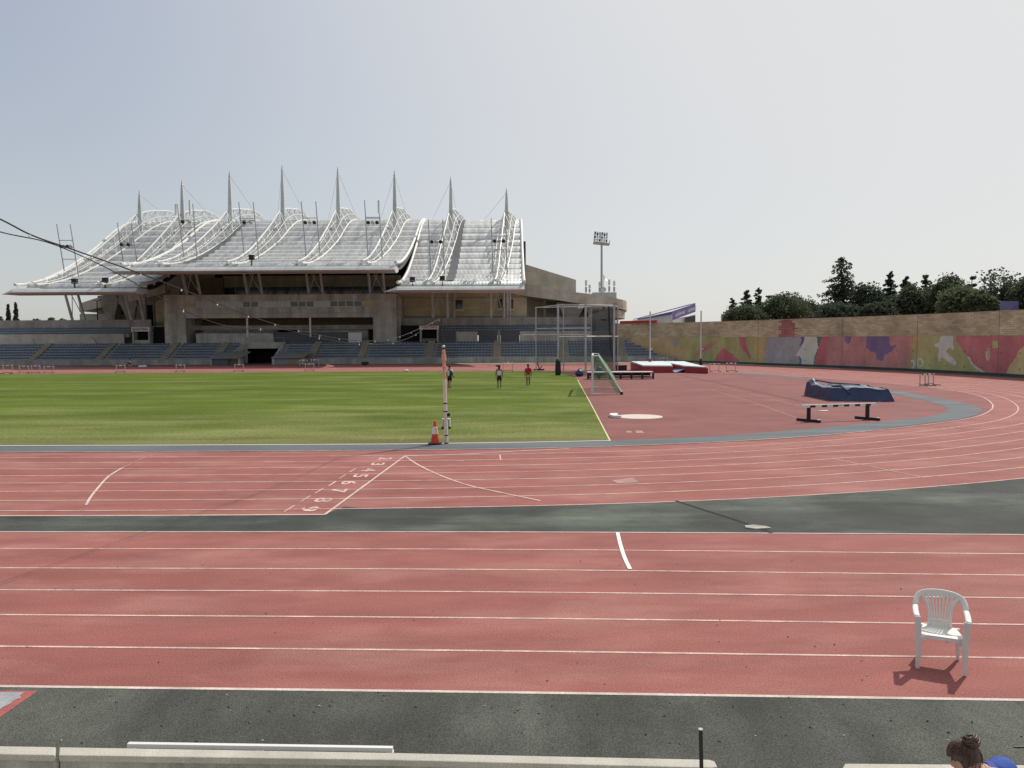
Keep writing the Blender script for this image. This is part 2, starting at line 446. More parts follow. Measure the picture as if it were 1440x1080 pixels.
def offset(c, d):
    out = []
    for i, p in enumerate(c):
        t = (c[min(i + 1, len(c) - 1)] - c[max(i - 1, 0)]).normalized()
        out.append(p + Vector((t.y, -t.x, 0)) * d)
    return out

def ribbon(mb, c, w, z, mi=0):
    """flat painted line along a curve"""
    a = offset(c, -w / 2); b = offset(c, w / 2)
    for i in range(len(c) - 1):
        mb.poly([(a[i].x, a[i].y, z), (b[i].x, b[i].y, z), (b[i + 1].x, b[i + 1].y, z), (a[i + 1].x, a[i + 1].y, z)], mi)

# infield in darker red tartan (inside lane 1, right of the turf)
inf = [p for p in INNC]
sheet('infield_apron', [(p.x, p.y) for p in INNC], 0.004, M['infield_red'])

# turf
turf = [G(858, 620.0), G(832, 570), G(812, 534), G(803, 526.5), G(780, 522.2), G(560, 522.6), G(0, 526)]
turf = [turf[-1] + (turf[-1] - turf[-2]) * .9] + turf[::-1]
turf = turf[::-1]
nl = [G(0, 627.2), G(300, 626.2), G(560, 624.8), G(740, 622.3)]
turf_near = [ext(nl[1], nl[0], 5)] + nl
sheet('grass_field', [(p.x, p.y) for p in turf + turf_near], 0.008, M['grass'])
mb = MB()
a = turf_near + [turf[0]]
for i in range(len(a) - 1):
    p, q = a[i], a[i + 1]
    mb.poly([(p.x, p.y, .011), (q.x, q.y, .011), (q.x - .1, q.y + 1.5, .011), (p.x, p.y + 1.6, .011)])
structure(mb.build('worn_turf_edge', M['grass_dry'], loc=(0, 0, 0)))

# blue grey strip between turf and lane 1, running on round the bend
so = INNC
st_out = [G(*p) for p in [(0, 636.5), (200, 635.6), (400, 634.6), (600, 633), (740, 631), (860, 628), (1000, 622.5), (1122, 615.5), (1196, 609), (1275, 599), (1336, 592), (1367, 585.6),
                          (1380, 579), (1377, 574), (1351, 566), (1306, 558), (1266, 550.4), (1210, 542.5), (1140, 534.5), (1092, 529.2), (1030, 525.2)]]
st_in = [G(*p) for p in [(0, 627.2), (200, 626.5), (400, 625.8), (600, 624.4), (740, 622.3), (858, 620), (1000, 613.7), (1092, 607), (1183, 599), (1250, 592.3), (1306, 585.6), (1326, 580.5),
                         (1332, 576), (1328, 572), (1308, 565.5), (1275, 558), (1238, 551), (1190, 543.2), (1130, 531.6), (1085, 526.6), (1030, 523.4)]]
st_out = [ext(st_out[1], st_out[0], 6)] + st_out; st_in = [ext(st_in[1], st_in[0], 6)] + st_in
co, ci = catmull(st_out, 6), catmull(st_in, 6)
mb = MB()
for i in range(len(co) - 1):
    mb.poly([(co[i].x, co[i].y, .013), (co[i + 1].x, co[i + 1].y, .013), (ci[i + 1].x, ci[i + 1].y, .013), (ci[i].x, ci[i].y, .013)])
structure(mb.build('kerb_strip', M['kerb_strip'], loc=(0, 0, 0)))

LW = 1.19
# front straight: three measured points per line
FL = [(748, 747.3, 752), (771.3, 771.2, 779), (798.7, 799.5, 809), (829.5, 831, 841), (864.5, 868.2, 878.5), (909, 914.8, 925.5), (965.5, 973.8, 985)]
def straight(l):
    p = [G(0, l[0]), G(720, l[1]), G(1440, l[2])]
    p[1] = p[1] * .6 + (p[0] + (p[2] - p[0]) * ((p[1].x - p[0].x) / (p[2].x - p[0].x))) * .4
    p = [ext(p[1], p[0], 3)] + p + [ext(p[1], p[2], 2)]
    return catmull(p, 10)
FLC = [straight(l) for l in FL]

# dark strip between the two tracks
top = [G(*p) for p in [(0, 725.6), (240, 725.2), (455, 724), (484, 712.5), (600, 711), (720, 708.5), (930, 703), (1060, 697), (1240, 686), (1440, 673)]]
c8 = [p for p in offset(INNC, LW * 8 + .03) if p.x > G(484, 712.5).x + .1 and p.y < 45]
top = [p for p in top if p.x < c8[0].x]
top = [ext(top[2], top[0], 4)] + top + c8
bot = FLC[0]
bx0 = [p for p in bot]
pts = [(p.x, p.y) for p in bx0] + [(p.x, p.y) for p in top[::-1] if p.x < bx0[-1].x + 20]
sheet('rubber_verge', pts, 0.004, M['dark'])
# verge before the near wall
e = FLC[6]
sheet('asphalt_verge', [(p.x, p.y) for p in reversed(e)] + [(e[0].x, 4.6), (e[-1].x, 4.6)], 0.004, M['dark2'])
# far verge along the wall foot
# runway end patch in the verge
mb = MB()
mb.poly([(p.x, p.y, .008) for p in (G(-60, 971.5), G(53, 972.5), G(0, 1010), G(-120, 1060))])
structure(mb.build('jump_runway_patch', mat('old_red_rubber', (.33, .10, .09), .9, .2, 2, fine=.3, fscale=40), loc=(0, 0, 0)))
mb = MB()
ptsg = [(-60, 974.5), (35, 974.5), (28, 979), (30, 982), (18, 987), (14, 991), (4, 996), (-5, 1003), (-90, 1040)]
mb.poly([(p.x, p.y, .012) for p in (G(*q) for q in ptsg)])
structure(mb.build('runway_patch_core', mat('worn_grey_rubber', (.30, .30, .32), .9, .2, 3, fine=.2, fscale=40), loc=(0, 0, 0)))

# ---- painted lines (one sheet of paint)
mb = MB(); z = .0075
for k, c in enumerate(FLC):
    ribbon(mb, c, .055 if k in (0, 6) else .045, z if k in (0, 6) else .004, 1 if k in (0, 6) else 0)
LW = 1.19
INNO = [INNC[i] for i in range(len(INNC))]
ribbon(mb, INNO, .07, .0172, 0)
for k in range(1, 9):
    c = offset(INNC, LW * k)
    ribbon(mb, c, .055, z if k == 8 else .004, 0)
# lane 9 ends at the start line
l9 = [G(-400, 727), G(0, 725.5), G(240, 725), G(457, 723.8)]
ribbon(mb, l9, .07, z, 1)
ribbon(mb, [G(457, 723.8), G(570, 641)], .062, z + .0015, 1)
ribbon(mb, catmull([G(570, 641), G(640, 639.4), G(720, 635), G(800, 631.3)], 5), .09, z + .0015, 1)
ribbon(mb, catmull([G(*p) for p in [(570, 641.5), (577, 647), (592, 656), (620, 669), (660, 683), (700, 692), (760, 704.5)]], 5), .07, z + .0015, 0)
ribbon(mb, catmull([G(*p) for p in [(121, 710.5), (127, 700), (138, 686), (153, 670), (172, 658)]], 6), .062, z + .0015, 1)
ribbon(mb, catmull([G(*p) for p in [(172, 658), (196, 647), (216, 640)]], 6), .05, z + .0015, 4)
ribbon(mb, catmull([G(868.5, 749.5), G(873, 768), G(879, 786), G(886, 800.5)], 5), .07, z + .0015, 2)
NUM = [('9', 435, 716), ('8', 455, 703.3), ('7', 476, 690.3), ('6', 491, 679), ('5', 507, 669.3), ('4', 519, 661), ('3', 531, 652.8), ('2', 542, 645.2)]
sl = (G(570, 641) - G(457, 724)).normalized()
for t, px, py in NUM:
    o = G(px, py); o.z = z
    text_on(mb, t, o, -sl if False else (0, -1, 0), (1, 0, 0), 1, 0, fit=(.50, .43))
for k, (px, py) in enumerate([(407, 715.5), (430, 701.5), (449, 690.4), (468, 680), (482, 670.2), (496, 661.5)]):
    o = G(px, py)
    ribbon(mb, [o - sl * .35, o + sl * .35], .045, z + .0015, 0)
for a_, b_ in [((1170, 645), (1300, 672)), ((640, 648), (652, 648.2)), ((703, 640), (704, 647)), ((628, 654.5), (640, 654.7))]:
    ribbon(mb, [G(*a_), G(*b_)], .05, z + .0015, 0)
# far edge of turf and runway lines on the apron
ribbon(mb, [G(0, 525.6), G(560, 522.2), G(780, 521.8)], .25, .0165, 1)
ribbon(mb, [G(858, 620.2), G(832, 570), G(812, 534)], .055, .0125, 3)
ribbon(mb, turf_near, .08, .0172, 2)
ribbon(mb, [turf_near[-1], turf[0]], .08, .0172, 2)
ribbon(mb, [G(1165, 582), G(1090, 562), G(1010, 543)], .05, z, 4)
ribbon(mb, [G(1130, 591), G(1060, 566), G(1000, 548)], .05, z, 4)
structure(mb.build('painted_lines', [M['line'], M['linew'], mat('bright_line_paint', (.85, .84, .80), .8, .08, 3), mat('yellow_line_paint', (.62, .58, .30), .8, .25, 2), M['linedim']], loc=(0, 0, 0)))
mb = MB()
for pq in [[(880, 606), (888, 606), (889, 608.5), (881, 608.5)], [(893, 605.5), (903, 605.8), (906, 609), (895, 609)], [(860, 676), (890, 672), (900, 679), (868, 680)]]:
    mb.poly([(p.x, p.y, .009) for p in (G(*q) for q in pq)])
structure(mb.build('paint_patches', M['linedim'], loc=(0, 0, 0)))
# runway seam across the apron, dark
mb = MB()
ribbon(mb, [G(955, 527), G(1050, 547), G(1135, 566)], .45, .014)
structure(mb.build('runway_seam', mat('dark_seam', (.17, .06, .06), .9, .2, 2), loc=(0, 0, 0)))

mb = MB()
ribbon(mb, [G(950, 704.5), G(985, 716), G(1030, 730), G(1064, 741.5), G(1085, 750)], .10, .008)
structure(mb.build('verge_trench', mat('dark_trench', (.014, .015, .013), .9, .3, 3), loc=(0, 0, 0)))
# pale rubber edge in front of the far stand
mb = MB()
mb.poly([(-28, 123.3, .006), (27, 123.3, .006), (25, 126.9, .006), (-20, 126.9, .006)])
structure(mb.build('far_verge', mat('pale_green_verge', (.33, .38, .32), .9, .2, .4), loc=(0, 0, 0)))
mb = MB()
mb.poly([(-160, 122.8, .006), (-28, 123.3, .006), (-20, 126.9, .006), (-160, 126.9, .006)])
structure(mb.build('far_drain', mat('dark_drain_strip', (.10, .095, .085), .9, .2, .4), loc=(0, 0, 0)))
# ================================================================== LOWER TERRACE OF THE FAR STAND
YF = 126.0                      # front wall
ROWS, RD, RZ0, RDZ = 7, .85, .80, .43
def XA(px, Y): return W(px, 480, Y).x
terr = T('spectator_terrace', 'long low concrete terrace with blue seat rows in front of the roofed grandstand', 'terrace', (-40, YF, 0))
XL, XR = -190.0, 19.0
TUN = (-45.3, -38.9)
def row_right(Y): return 26.0 - (Y - YF) * 1.02   # the seat block is cut by the mural wall
AIS = [-2, 44, 138, 230, 303, 437, 507, 603, 698, 792, 876]
aisx = [-97.5 - 9.6, -97.5] + [XA(p, YF + 1) for p in AIS[1:]]
aisx = [aisx[0] - 10 * k for k in range(6, 0, -1)] + aisx
# step blocks, interrupted by the tunnel
mb = MB()
for k in range(ROWS):
    y0 = YF + .3 + k * RD; z1 = RZ0 + k * RDZ - .12
    for a, b in ((XL, TUN[0]), (TUN[1], row_right(y0))):
        mb.box(a, b, y0, YF + .3 + (k + 1) * RD, 0, z1)
mb.build('step', M['riser'], terr)
mb = MB()
for a, b in ((XL, TUN[0] - .1), (TUN[1] + .1, 26.6)):
    mb.box(a, b, YF, YF + .297, 0, .92)
mb.build('front_wall', M['concd'], terr)
for ax in aisx:
    if TUN[0] - 1 < ax < TUN[1] + 1: continue
    mb = MB()
    for k in range(ROWS):
        y0 = YF + .3 + k * RD; zb = RZ0 + k * RDZ - .12
        mb.box(ax - .55, ax + .55, y0, y0 + RD - .42, zb + .004, zb + .2)
        mb.box(ax - .55, ax + .55, y0 + RD - .42, y0 + RD, zb + .004, zb + .41)
    mb.box(ax - .56, ax + .56, YF - .004, YF + .29, .3, .93)
    mb.build('aisle_stairs', M['aisle'], terr)
YB = YF + .3 + ROWS * RD        # back of the rows
ZW = RZ0 + (ROWS - 1) * RDZ - .12
# concourse deck behind the rows, its back wall, upper rows and parapet
mb = MB(); mb.box(XL, TUN[0] + 0, YB, YB + 2.6, 0, ZW); mb.box(TUN[0], TUN[1], YB + .3, YB + 2.6, 2.9, ZW); mb.box(TUN[1], 20.5, YB, YB + 2.6, 0, ZW)
mb.build('walkway', M['concd'], terr)
YW = YB + 2.0
PX0, PX1 = XA(232, YW), XA(560, YW)
mb = MB()
mb.box(XL, XA(174, YW), YW, YW + .4, ZW, 5.25)
mb.box(XA(731, YW), 17.6, YW, YW + .4, ZW, 5.25)
mb.box(XA(642.5, YW), XA(671.5, YW), YW, YW + .4, ZW, 5.25)
mb.build('back_wall', M['concl'], terr)
mb = MB()
for a, b in ((XL, XA(180, YW)), (XA(617, YW), 17.0)):
    for k in range(3):
        mb.box(a, b, YW + .4 + k * .85, YW + .4 + (k + 1) * .85, 4.6, 5.25 + k * .42)
mb.build('upper_step', M['riser'], terr)
YP = YW + 3.0
mb = MB()
mb.box(XL, XA(213, YP), YP, YP + .3, ZW, 7.75)
mb.box(XA(558, YP), XA(828, YP), YP, YP + .3, 5.0, 7.75)
q0, q1 = XA(828, YP), XA(872, YP)
mb.slab([(q0, YP, 5), (q1, YP, 5), (q1, YP, 6.3), (q0, YP, 7.75)], (0, .3, 0))
mb.box(XA(560, YP), XA(617, YP), YP - .25, YP - .003, 6.35, 7.6)
mb.build('parapet', M['concd'], terr)
mb = MB(); mb.box(XL, 20, YP + .3, YP + 50, 5.8, 6.6)
mb.build('deck', M['concd'], terr)
# curved stair humps in the left wall
for px in (40, 127):
    mb = MB(); x1 = XA(px + 10, YW); x0 = XA(px - 12, YW); pts = []
    for i in range(9):
        t = math.pi / 2 * i / 8
        pts.append((x0 + (x1 - x0) * math.sin(t), YW - .35, ZW + 1.45 * (1 - (1 - math.cos(t)) * 1.0) if False else ZW + 1.5 * math.sqrt(max(0, 1 - (i / 8 * .55) ** 2))))
    pts = [(x0, YW - .35, ZW)] + [(x0 + (x1 - x0) * i / 8, YW - .35, ZW + 1.55 * math.sqrt(max(0.0, 1 - (i / 8.0) ** 4))) for i in range(9)]
    mb.slab(pts, (0, .345, 0)); mb.build('stair_hump', M['concl'], terr)
# shutters on the right of the walkway
for a, b in ((617.5, 641), (673, 699.5), (704, 730.5)):
    mb = MB(); mb.box(XA(a, YW), XA(b, YW), YW - .02, YW + .3, ZW, 5.35); mb.build('roller_shutter', M['shutter'], terr)
for a, b in ((699.8, 703.7), (641.2, 642.3)):
    mb = MB(); mb.box(XA(a, YW), XA(b, YW), YW - .1, YW + .4, ZW, 5.4); mb.build('door_post', M['concd'], terr)
for a, b in ((213.5, 231.5), (563, 590)):
    mb = MB(); mb.box(XA(a, YW), XA(b, YW), YW + .8, YW + 1.2, ZW, 6.4); mb.build('dark_doorway', M['void'], terr)
# handrails along the walkway
mb = MB()
for a, b in ((XA(755, YB), XA(830, YB)), (XA(735, YB), XA(752, YB))):
    mb.tube((a, YB + 1.6, ZW + 1.35), (b, YB + 1.6, ZW + 1.35), .05)
    n = int((b - a) / 1.5)
    for i in range(n + 1):
        x = a + (b - a) * i / max(n, 1); mb.tube((x, YB + 1.6, ZW), (x, YB + 1.6, ZW + 1.35), .03)
mb.build('handrail', M['white'], terr)
# the players' tunnel
tun = MB()
tx0, tx1 = TUN
tun.box(tx0 - .2, tx1 + .2, YB - .9, YB + .28, 2.55, ZW + .35)
tun.build('tunnel_lintel', M['concl'], terr)
for x, s in ((tx0, -1), (tx1, 1)):
    mb = MB()
    f = x + s * (1.7 if s < 0 else .15)
    mb.hexa([(x - .2, YB - .9, 0), (x + .2, YB - .9, 0), (f + .2, YF - 1.2, 0), (f - .2, YF - 1.2, 0)],
            [(x - .2, YB - .9, ZW + .3), (x + .2, YB - .9, ZW + .3), (f + .2, YF - 1.2, .9), (f - .2, YF - 1.2, .9)])
    mb.build('tunnel_cheek', M['conc'], terr)
mb = MB(); mb.box(tx0 + .2, tx1 - .2, YB + 3, YB + 3.3, 0, 3.0); mb.box(tx0 - .1, tx0 + .2, YB - .88, YB + 3, 0, 2.9); mb.box(tx1 - .2, tx1 + .1, YB - .88, YB + 3, 0, 2.9)
mb.build('tunnel_lining', M['void'], terr)
mb = MB()
mb.tube((tx0, YB - .8, ZW + 1.1), (tx1, YB - .8, ZW + 1.1), .03)
for i in range(5):
    x = tx0 + (tx1 - tx0) * i / 4; mb.tube((x, YB - .8, ZW + .3), (x, YB - .8, ZW + 1.1), .025)
mb.build('tunnel_rail', M['metal'], terr)

# ---- seats: the rows on the right show single seats; the rest read as bands
def seat_mesh():
    mb = MB()
    mb.hexa([(-.23, -.20, .10), (.23, -.20, .10), (.22, .14, .08), (-.22, .14, .08)], [(-.23, -.20, .135), (.23, -.20, .135), (.22, .14, .125), (-.22, .14, .125)])
    mb.hexa([(-.22, .14, .08), (.22, .14, .08), (.22, .19, .08), (-.22, .19, .08)], [(-.20, .19, .30), (.20, .19, .30), (.20, .22, .30), (-.20, .22, .30)])
    mb.box(-.18, .18, -.05, .1, 0, .09)
    return mb
proto_seat = seat_mesh().build('stadium_seat', M['seat'], loc=(0, 0, 0))
tag(proto_seat, 'blue plastic tip-up seat in the stepped rows behind the throwing cage', 'seat', 'single blue seats behind the throwing cage')
slots = []; bulk = []
for k in range(ROWS):
    y = YF + .3 + k * RD + .42; z = RZ0 + k * RDZ - .12
    x = XL
    while x < row_right(y) - .6:
        x += .54
        if TUN[0] - 1.2 < x < TUN[1] + 1.0: continue
        if any(abs(x - a) < .82 for a in aisx): continue
        pxx = 720 + 1081 * x / y
        if pxx < -160: continue
        if x < -11: bulk.append((x, y, z))
        elif pxx < 884 and 600 < pxx and len(slots) < 300 and k >= 0: slots.append((x, y, z))
        else: bulk.append((x, y, z))
for k in range(3):
    y = YW + .4 + k * .85 + .40; z = 5.25 + k * .42
    x = XL
    while x < 14.5:
        x += .54
        if XA(181, YW) - .2 < x < XA(618, YW): continue
        if 720 + 1081 * x / y < -160: continue
        bulk.append((x, y, z))
sel = slots[:300]
bulk += slots[300:]
for i, (x, y, z) in enumerate(sel):
    o = proto_seat if i == 0 else proto_seat.copy()
    if i: COL.objects.link(o)
    o.location = (x, y, z)
mb = MB(); sm = seat_mesh()
for (x, y, z) in bulk:
    mb.add([q + Vector((x, y, z)) for q in sm.v], sm.f)
o = mb.build('seat_rows', M['seat'], loc=(-60, YF, 0)); o['kind'] = 'stuff'
tag(o, 'blue plastic seats filling the long rows of the far terrace', 'seats')

# ================================================================== GRANDSTAND
gs = T('grandstand', 'concrete grandstand under a white wave shaped steel roof hung from eight pointed masts', 'grandstand', (-40, 134, 0))
YX = YW + .1                    # front face of the box
BZ = 11.9
bx0, bx1 = XA(232, YX), XA(557.5, YX)
rx0, rx1 = XA(262, YX), XA(525, YX)
for a, b in ((bx0, rx0), (rx1, bx1)):
    mb = MB(); mb.box(a, b, YX, YX + 11, ZW, BZ); mb.build('pier', M['conc'], gs)
mb = MB(); mb.box(bx1 + .003, bx1 + .6, YX + 1.5, YX + 11, ZW + 1.5, BZ - .5)
mb.build('side_buttress', M['conc'], gs)
mb = MB()
wz0, wz1 = W(390, 431.8, YX).z, W(390, 423.6, YX).z
mb.box(rx0 + .003, rx1 - .003, YX + .003, YX + 10.9, 7.85, wz0)
mb.box(rx0 + .003, rx1 - .003, YX + .003, YX + 10.9, wz1, BZ - .003)
mb.box(rx0 + .003, rx1 - .003, YX + .5, YX + 1.0, wz0, wz1)
mb.build('gallery_wall', M['conc'], gs)
mb = MB()
for a, b in ((262, 275), (510, 525)):
    mb.box(XA(a, YX) + .01, XA(b, YX) - .01, YX + .04, YX + .49, wz0, wz1)
mb.build('blank_panel', M['tan'], gs)
mb = MB(); mb.box(rx0 + .003, rx1 - .003, YX - .012, YX + .002, W(390, 440.3, YX).z, W(390, 439.7, YX).z)
mb.build('joint_line', M['concd'], gs)
random.seed(3)
wx0, wx1 = XA(275.5, YX), XA(509.5, YX)
NW = 21
for i in range(NW):
    a = wx0 + (wx1 - wx0) * i / NW; b = wx0 + (wx1 - wx0) * (i + 1) / NW
    mb = MB(); t = .07
    mb.box(a, b, YX + .06, YX + .16, wz0 + .003, wz0 + t); mb.box(a, b, YX + .06, YX + .16, wz1 - t, wz1 - .003)
    mb.box(a, a + t, YX + .06, YX + .16, wz0 + t, wz1 - t); mb.box(b - t, b, YX + .06, YX + .16, wz0 + t, wz1 - t)
    fr = mb.build('window', M['white'], gs)
    light = i in (0, 1, 2, 3, 4, 5, 8, 9, 10, 11, 14, 15, 16) and random.random() < .9
    mb = MB(); mb.box(a + t, b - t, YX + .1, YX + .13, wz0 + t, wz1 - t)
    mb.build('pane', M['glassl'] if light else M['glassd'], fr)
# recess under the gallery
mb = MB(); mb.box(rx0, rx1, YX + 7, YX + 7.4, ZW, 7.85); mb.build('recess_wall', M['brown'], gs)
mb = MB()
a, b = XA(275, YX), XA(384, YX)
zt = W(300, 469, YX).z
mb.hexa([(a, YX + .2, ZW), (b, YX + .2, ZW), (b, YX + 5, ZW), (a, YX + 5, ZW)], [(a, YX + .2, zt), (b, YX + .2, zt), (b - .5, YX + 5, zt + 1.1), (a + 1.5, YX + 5, zt + 1.1)])
mb.box(XA(411, YX), XA(512, YX), YX + 4, YX + 5, ZW, W(450, 462, YX + 4).z)
mb.build('stair_block', M['conc'], gs)
mb = MB(); mb.box(b + .01, XA(489, YX), YX + .6, YX + .8, ZW, W(430, 467, YX).z); mb.build('roller_shutter', M['shutter'], gs)
mb = MB(); mb.box(XA(489, YX), XA(508, YX), YX + .55, YX + .75, ZW, W(430, 468, YX).z); mb.build('white_door', M['whitep'], gs)
for px in (348, 436.5):
    mb = MB(); x = XA(px, YX); mb.box(x - .14, x + .14, YX + .05, YX + .3, ZW + 1.2, 7.847); mb.build('post', M['whitep'], gs)

# dark upper tier under the roof
mb = MB()
mb.box(XA(268, 140), XA(558, 140), YX + 11.003, YX + 12, ZW, 12.2)
mb.box(-76, 3, 160, 160.6, 6, 24.0)
mb.build('rear_wall', M['brown'], gs)
mb = MB(); mb.box(XA(266, 141), XA(316, 141), 141, 150, BZ, W(290, 391, 141).z); mb.build('block_wall', M['brown'], gs)
mb = MB(); mb.box(XA(316, 141.5), XA(563, 141.5), 141.5, 143.5, W(440, 403.5, 141.5).z, W(440, 387.5, 141.5).z); mb.build('press_box', M['concd'], gs)
mb = MB(); mb.box(XA(318, 142), XA(562, 142), 142.2, 142.5, BZ, W(440, 403.6, 141.5).z); mb.build('dark_glazing', M['glassd'], gs)
mb = MB()
for px in (333, 378, 412, 420, 465, 497, 512, 550):
    x = XA(px, 142); mb.box(x - .08, x + .08, 142.05, 142.2, BZ, W(440, 403.6, 141.5).z)
mb.build('mullion', M['concd'], gs)
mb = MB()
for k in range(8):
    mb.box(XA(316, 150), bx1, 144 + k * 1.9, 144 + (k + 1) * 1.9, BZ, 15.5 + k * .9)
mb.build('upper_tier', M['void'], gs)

# wall behind the right hand roof
mb = MB()
ZR = 6.6
wr = [XA(561, 140), XA(741, 140)]
mb.box(wr[0], wr[1], 140, 141, ZR, 14.2)
mb.build('tan_wall', M['tan'], gs)
mb = MB(); mb.box(bx1 + .61, XA(741, 140), 139.9, 140.0 - .003, W(650, 418.5, 140).z - .08, W(650, 418.5, 140).z + .08)
mb.box(wr[0] - 3, wr[1], 139.88, 139.997, ZR, 8.1)
mb.build('plinth_band', M['concd'], gs)
for a, b, y0, y1 in ((641, 651, 422, 435), (701, 711.5, 420.5, 434), (717.5, 722, 421, 434.5)):
    zl, zh = W(a, y1, 140).z, W(a, y0, 140).z
    mb = MB(); mb.box(XA(a, 140) - .12, XA(b, 140) + .12, 139.86, 139.96, zl - .25, zl - .02); fr = mb.build('window', M['whitep'], gs)
    mb = MB(); mb.box(XA(a, 140), XA(b, 140), 139.94, 139.99, zl, zh); mb.build('pane', M['glassd'], fr)
mb = MB()
x = XA(566.5, 139.5); mb.box(x - .25, x + .25, 139.6, 139.85, W(567, 445, 139.5).z, W(567, 430, 139.5).z)
ban = mb.build('red_banner', M['redp'], gs)
mb = MB()
for k in range(3):
    zc = W(567, 433 + 4.6 * k, 139.5).z; mb.box(x - .13, x + .13, 139.58, 139.598, zc - .28, zc + .1)
mb.build('banner_patch', M['whitep'], ban)
# thick posts of the right wall
mb = MB()
for px, r in ((638.5, .32), (713.5, .3), (717.5, .2)):
    x = XA(px, 138.5); mb.tube((x, 138.5, 6.6), (x, 138.5, 14.5), r, n=10)
mb.build('round_column', M['concl'], gs)
# left: wall, door and concrete brackets under the left roof
mb = MB()
mb.box(XA(186, 141), bx0, 141, 142, 6.6, 13.2)
mb.hexa([(XA(160, 143), 143, 6.6), (XA(222, 143), 143, 6.6), (XA(222, 143), 146, 6.6), (XA(160, 143), 146, 6.6)],
        [(XA(160, 143), 143, 10.2), (XA(222, 143), 143, 13.5), (XA(222, 143), 146, 13.5), (XA(160, 143), 146, 10.2)])
mb.build('side_wall', M['concd'], gs)  # darker concrete puts the recess shade below the ramp into the colour
mb = MB(); x = XA(206, 140.5); mb.box(x - .9, x + 1.1, 140.9, 140.99, 6.7, 10.5); mb.build('dark_opening', M['void'], gs)
mb = MB(); mb.box(XA(172.3, 142.7) - .45, XA(172.3, 142.7) + .45, 142.9, 142.99, 8.9, 10.6); mb.build('porthole', M['void'], gs)
mb = MB(); mb.box(XA(217, 140.5), XA(231, 140.5), 140.85, 140.95, 7.4, 11.4); mb.build('tan_panel', M['tan'], gs)
for px in (161, 188):
    mb = MB(); x = XA(px, 141.5)
    mb.hexa([(x - .4, 140.6, 7.2), (x + .4, 140.6, 7.2), (x + .4, 142.8, 7.2), (x - .4, 142.8, 7.2)], [(x - 2.4, 140.6, 12.2), (x + 1.6, 140.6, 12.6), (x + 1.6, 142.8, 12.6), (x - 2.4, 142.8, 12.2)])
    mb.build('bracket', M['concd'], gs)
mb = MB(); mb.box(XA(200, 138.4), XA(206, 138.4), 138.3, 139.0, 6.6, 12.6); mb.build('pier_column', M['concl'], gs)

# curved ramps at both ends
def band(name, path, th, m, slab_w=0.0):
    """concrete parapet band following a plan curve; path: (x, y, ztop, zbottom)"""
    mb = MB(); rows = []
    for (x, y, zt, zb) in path:
        rows.append([Vector((x, y, zb)), Vector((x, y, zt))])
    n = len(path); outer = []; inner = []
    for i in range(n):
        p0 = Vector(path[max(i - 1, 0)][:2]); p1 = Vector(path[min(i + 1, n - 1)][:2]); t = (p1 - p0).normalized()
        nn = Vector((-t.y, t.x)) * th
        x, y, zt, zb = path[i]
        outer.append((Vector((x, y, zb)), Vector((x, y, zt)))); inner.append((Vector((x + nn.x, y + nn.y, zb)), Vector((x + nn.x, y + nn.y, zt))))
    for i in range(n - 1):
        for q in ([outer[i][0], outer[i + 1][0], outer[i + 1][1], outer[i][1]], [inner[i + 1][0], inner[i][0], inner[i][1], inner[i + 1][1]],
                  [outer[i][1], outer[i + 1][1], inner[i + 1][1], inner[i][1]], [outer[i + 1][0], outer[i][0], inner[i][0], inner[i + 1][0]]):
            mb.poly(q)
    for i in (0, n - 1):
        mb.poly([outer[i][0], outer[i][1], inner[i][1], inner[i][0]])
    return mb.build(name, m, gs)

def P(px, yt, yb, Y):
    a = W(px, yt, Y); b = W(px, yb, Y); return (a.x, Y, a.z, b.z)
ramp = [P(716, 397, 412, 139), P(745, 399.5, 417, 139.2), P(780, 406, 421.5, 139.6), P(810, 411, 426, 140), P(840, 414.5, 429, 140.6), P(862, 417.5, 431.5, 141.6)]
e = ramp[-1]; cx, cy, rr = e[0], e[1] + 6.0, 6.0
zt, zb = e[2] - .25, e[3] - .2
arc = [(cx + .9 * rr * math.sin(t) * .62, cy - rr * math.cos(t), zt - .35 * t, zb - .35 * t) for t in [R(18 * k) for k in range(1, 11)]]
band('upper_ramp_wall', ramp + arc, .35, M['concw'])
mb = MB()
und = [(p[0], p[1] + .06, p[3] + .12) for p in ramp + arc]
mb.poly([(x, y, z) for x, y, z in und] + [(und[0][0], 151, und[0][2] - .3)])
mb.build('ramp_soffit', M['concd'], gs)
low = [P(828, 442, 452, 141), P(858, 435.5, 446.5, 141.5)]
e2 = low[-1]
arc2 = [(e2[0] + 6.2 * math.sin(t) * .56, e2[1] + 6 - 6 * math.cos(t), e2[2] - .1 * t, e2[3] - .1 * t) for t in [R(18 * k) for k in range(1, 11)]]
band('lower_ramp_wall', low + arc2, .35, M['concw'])
mb = MB(); mb.poly([(p[0], p[1] + .05, p[2] - .9) for p in low + arc2]); mb.build('ramp_floor', M['conc'], gs)
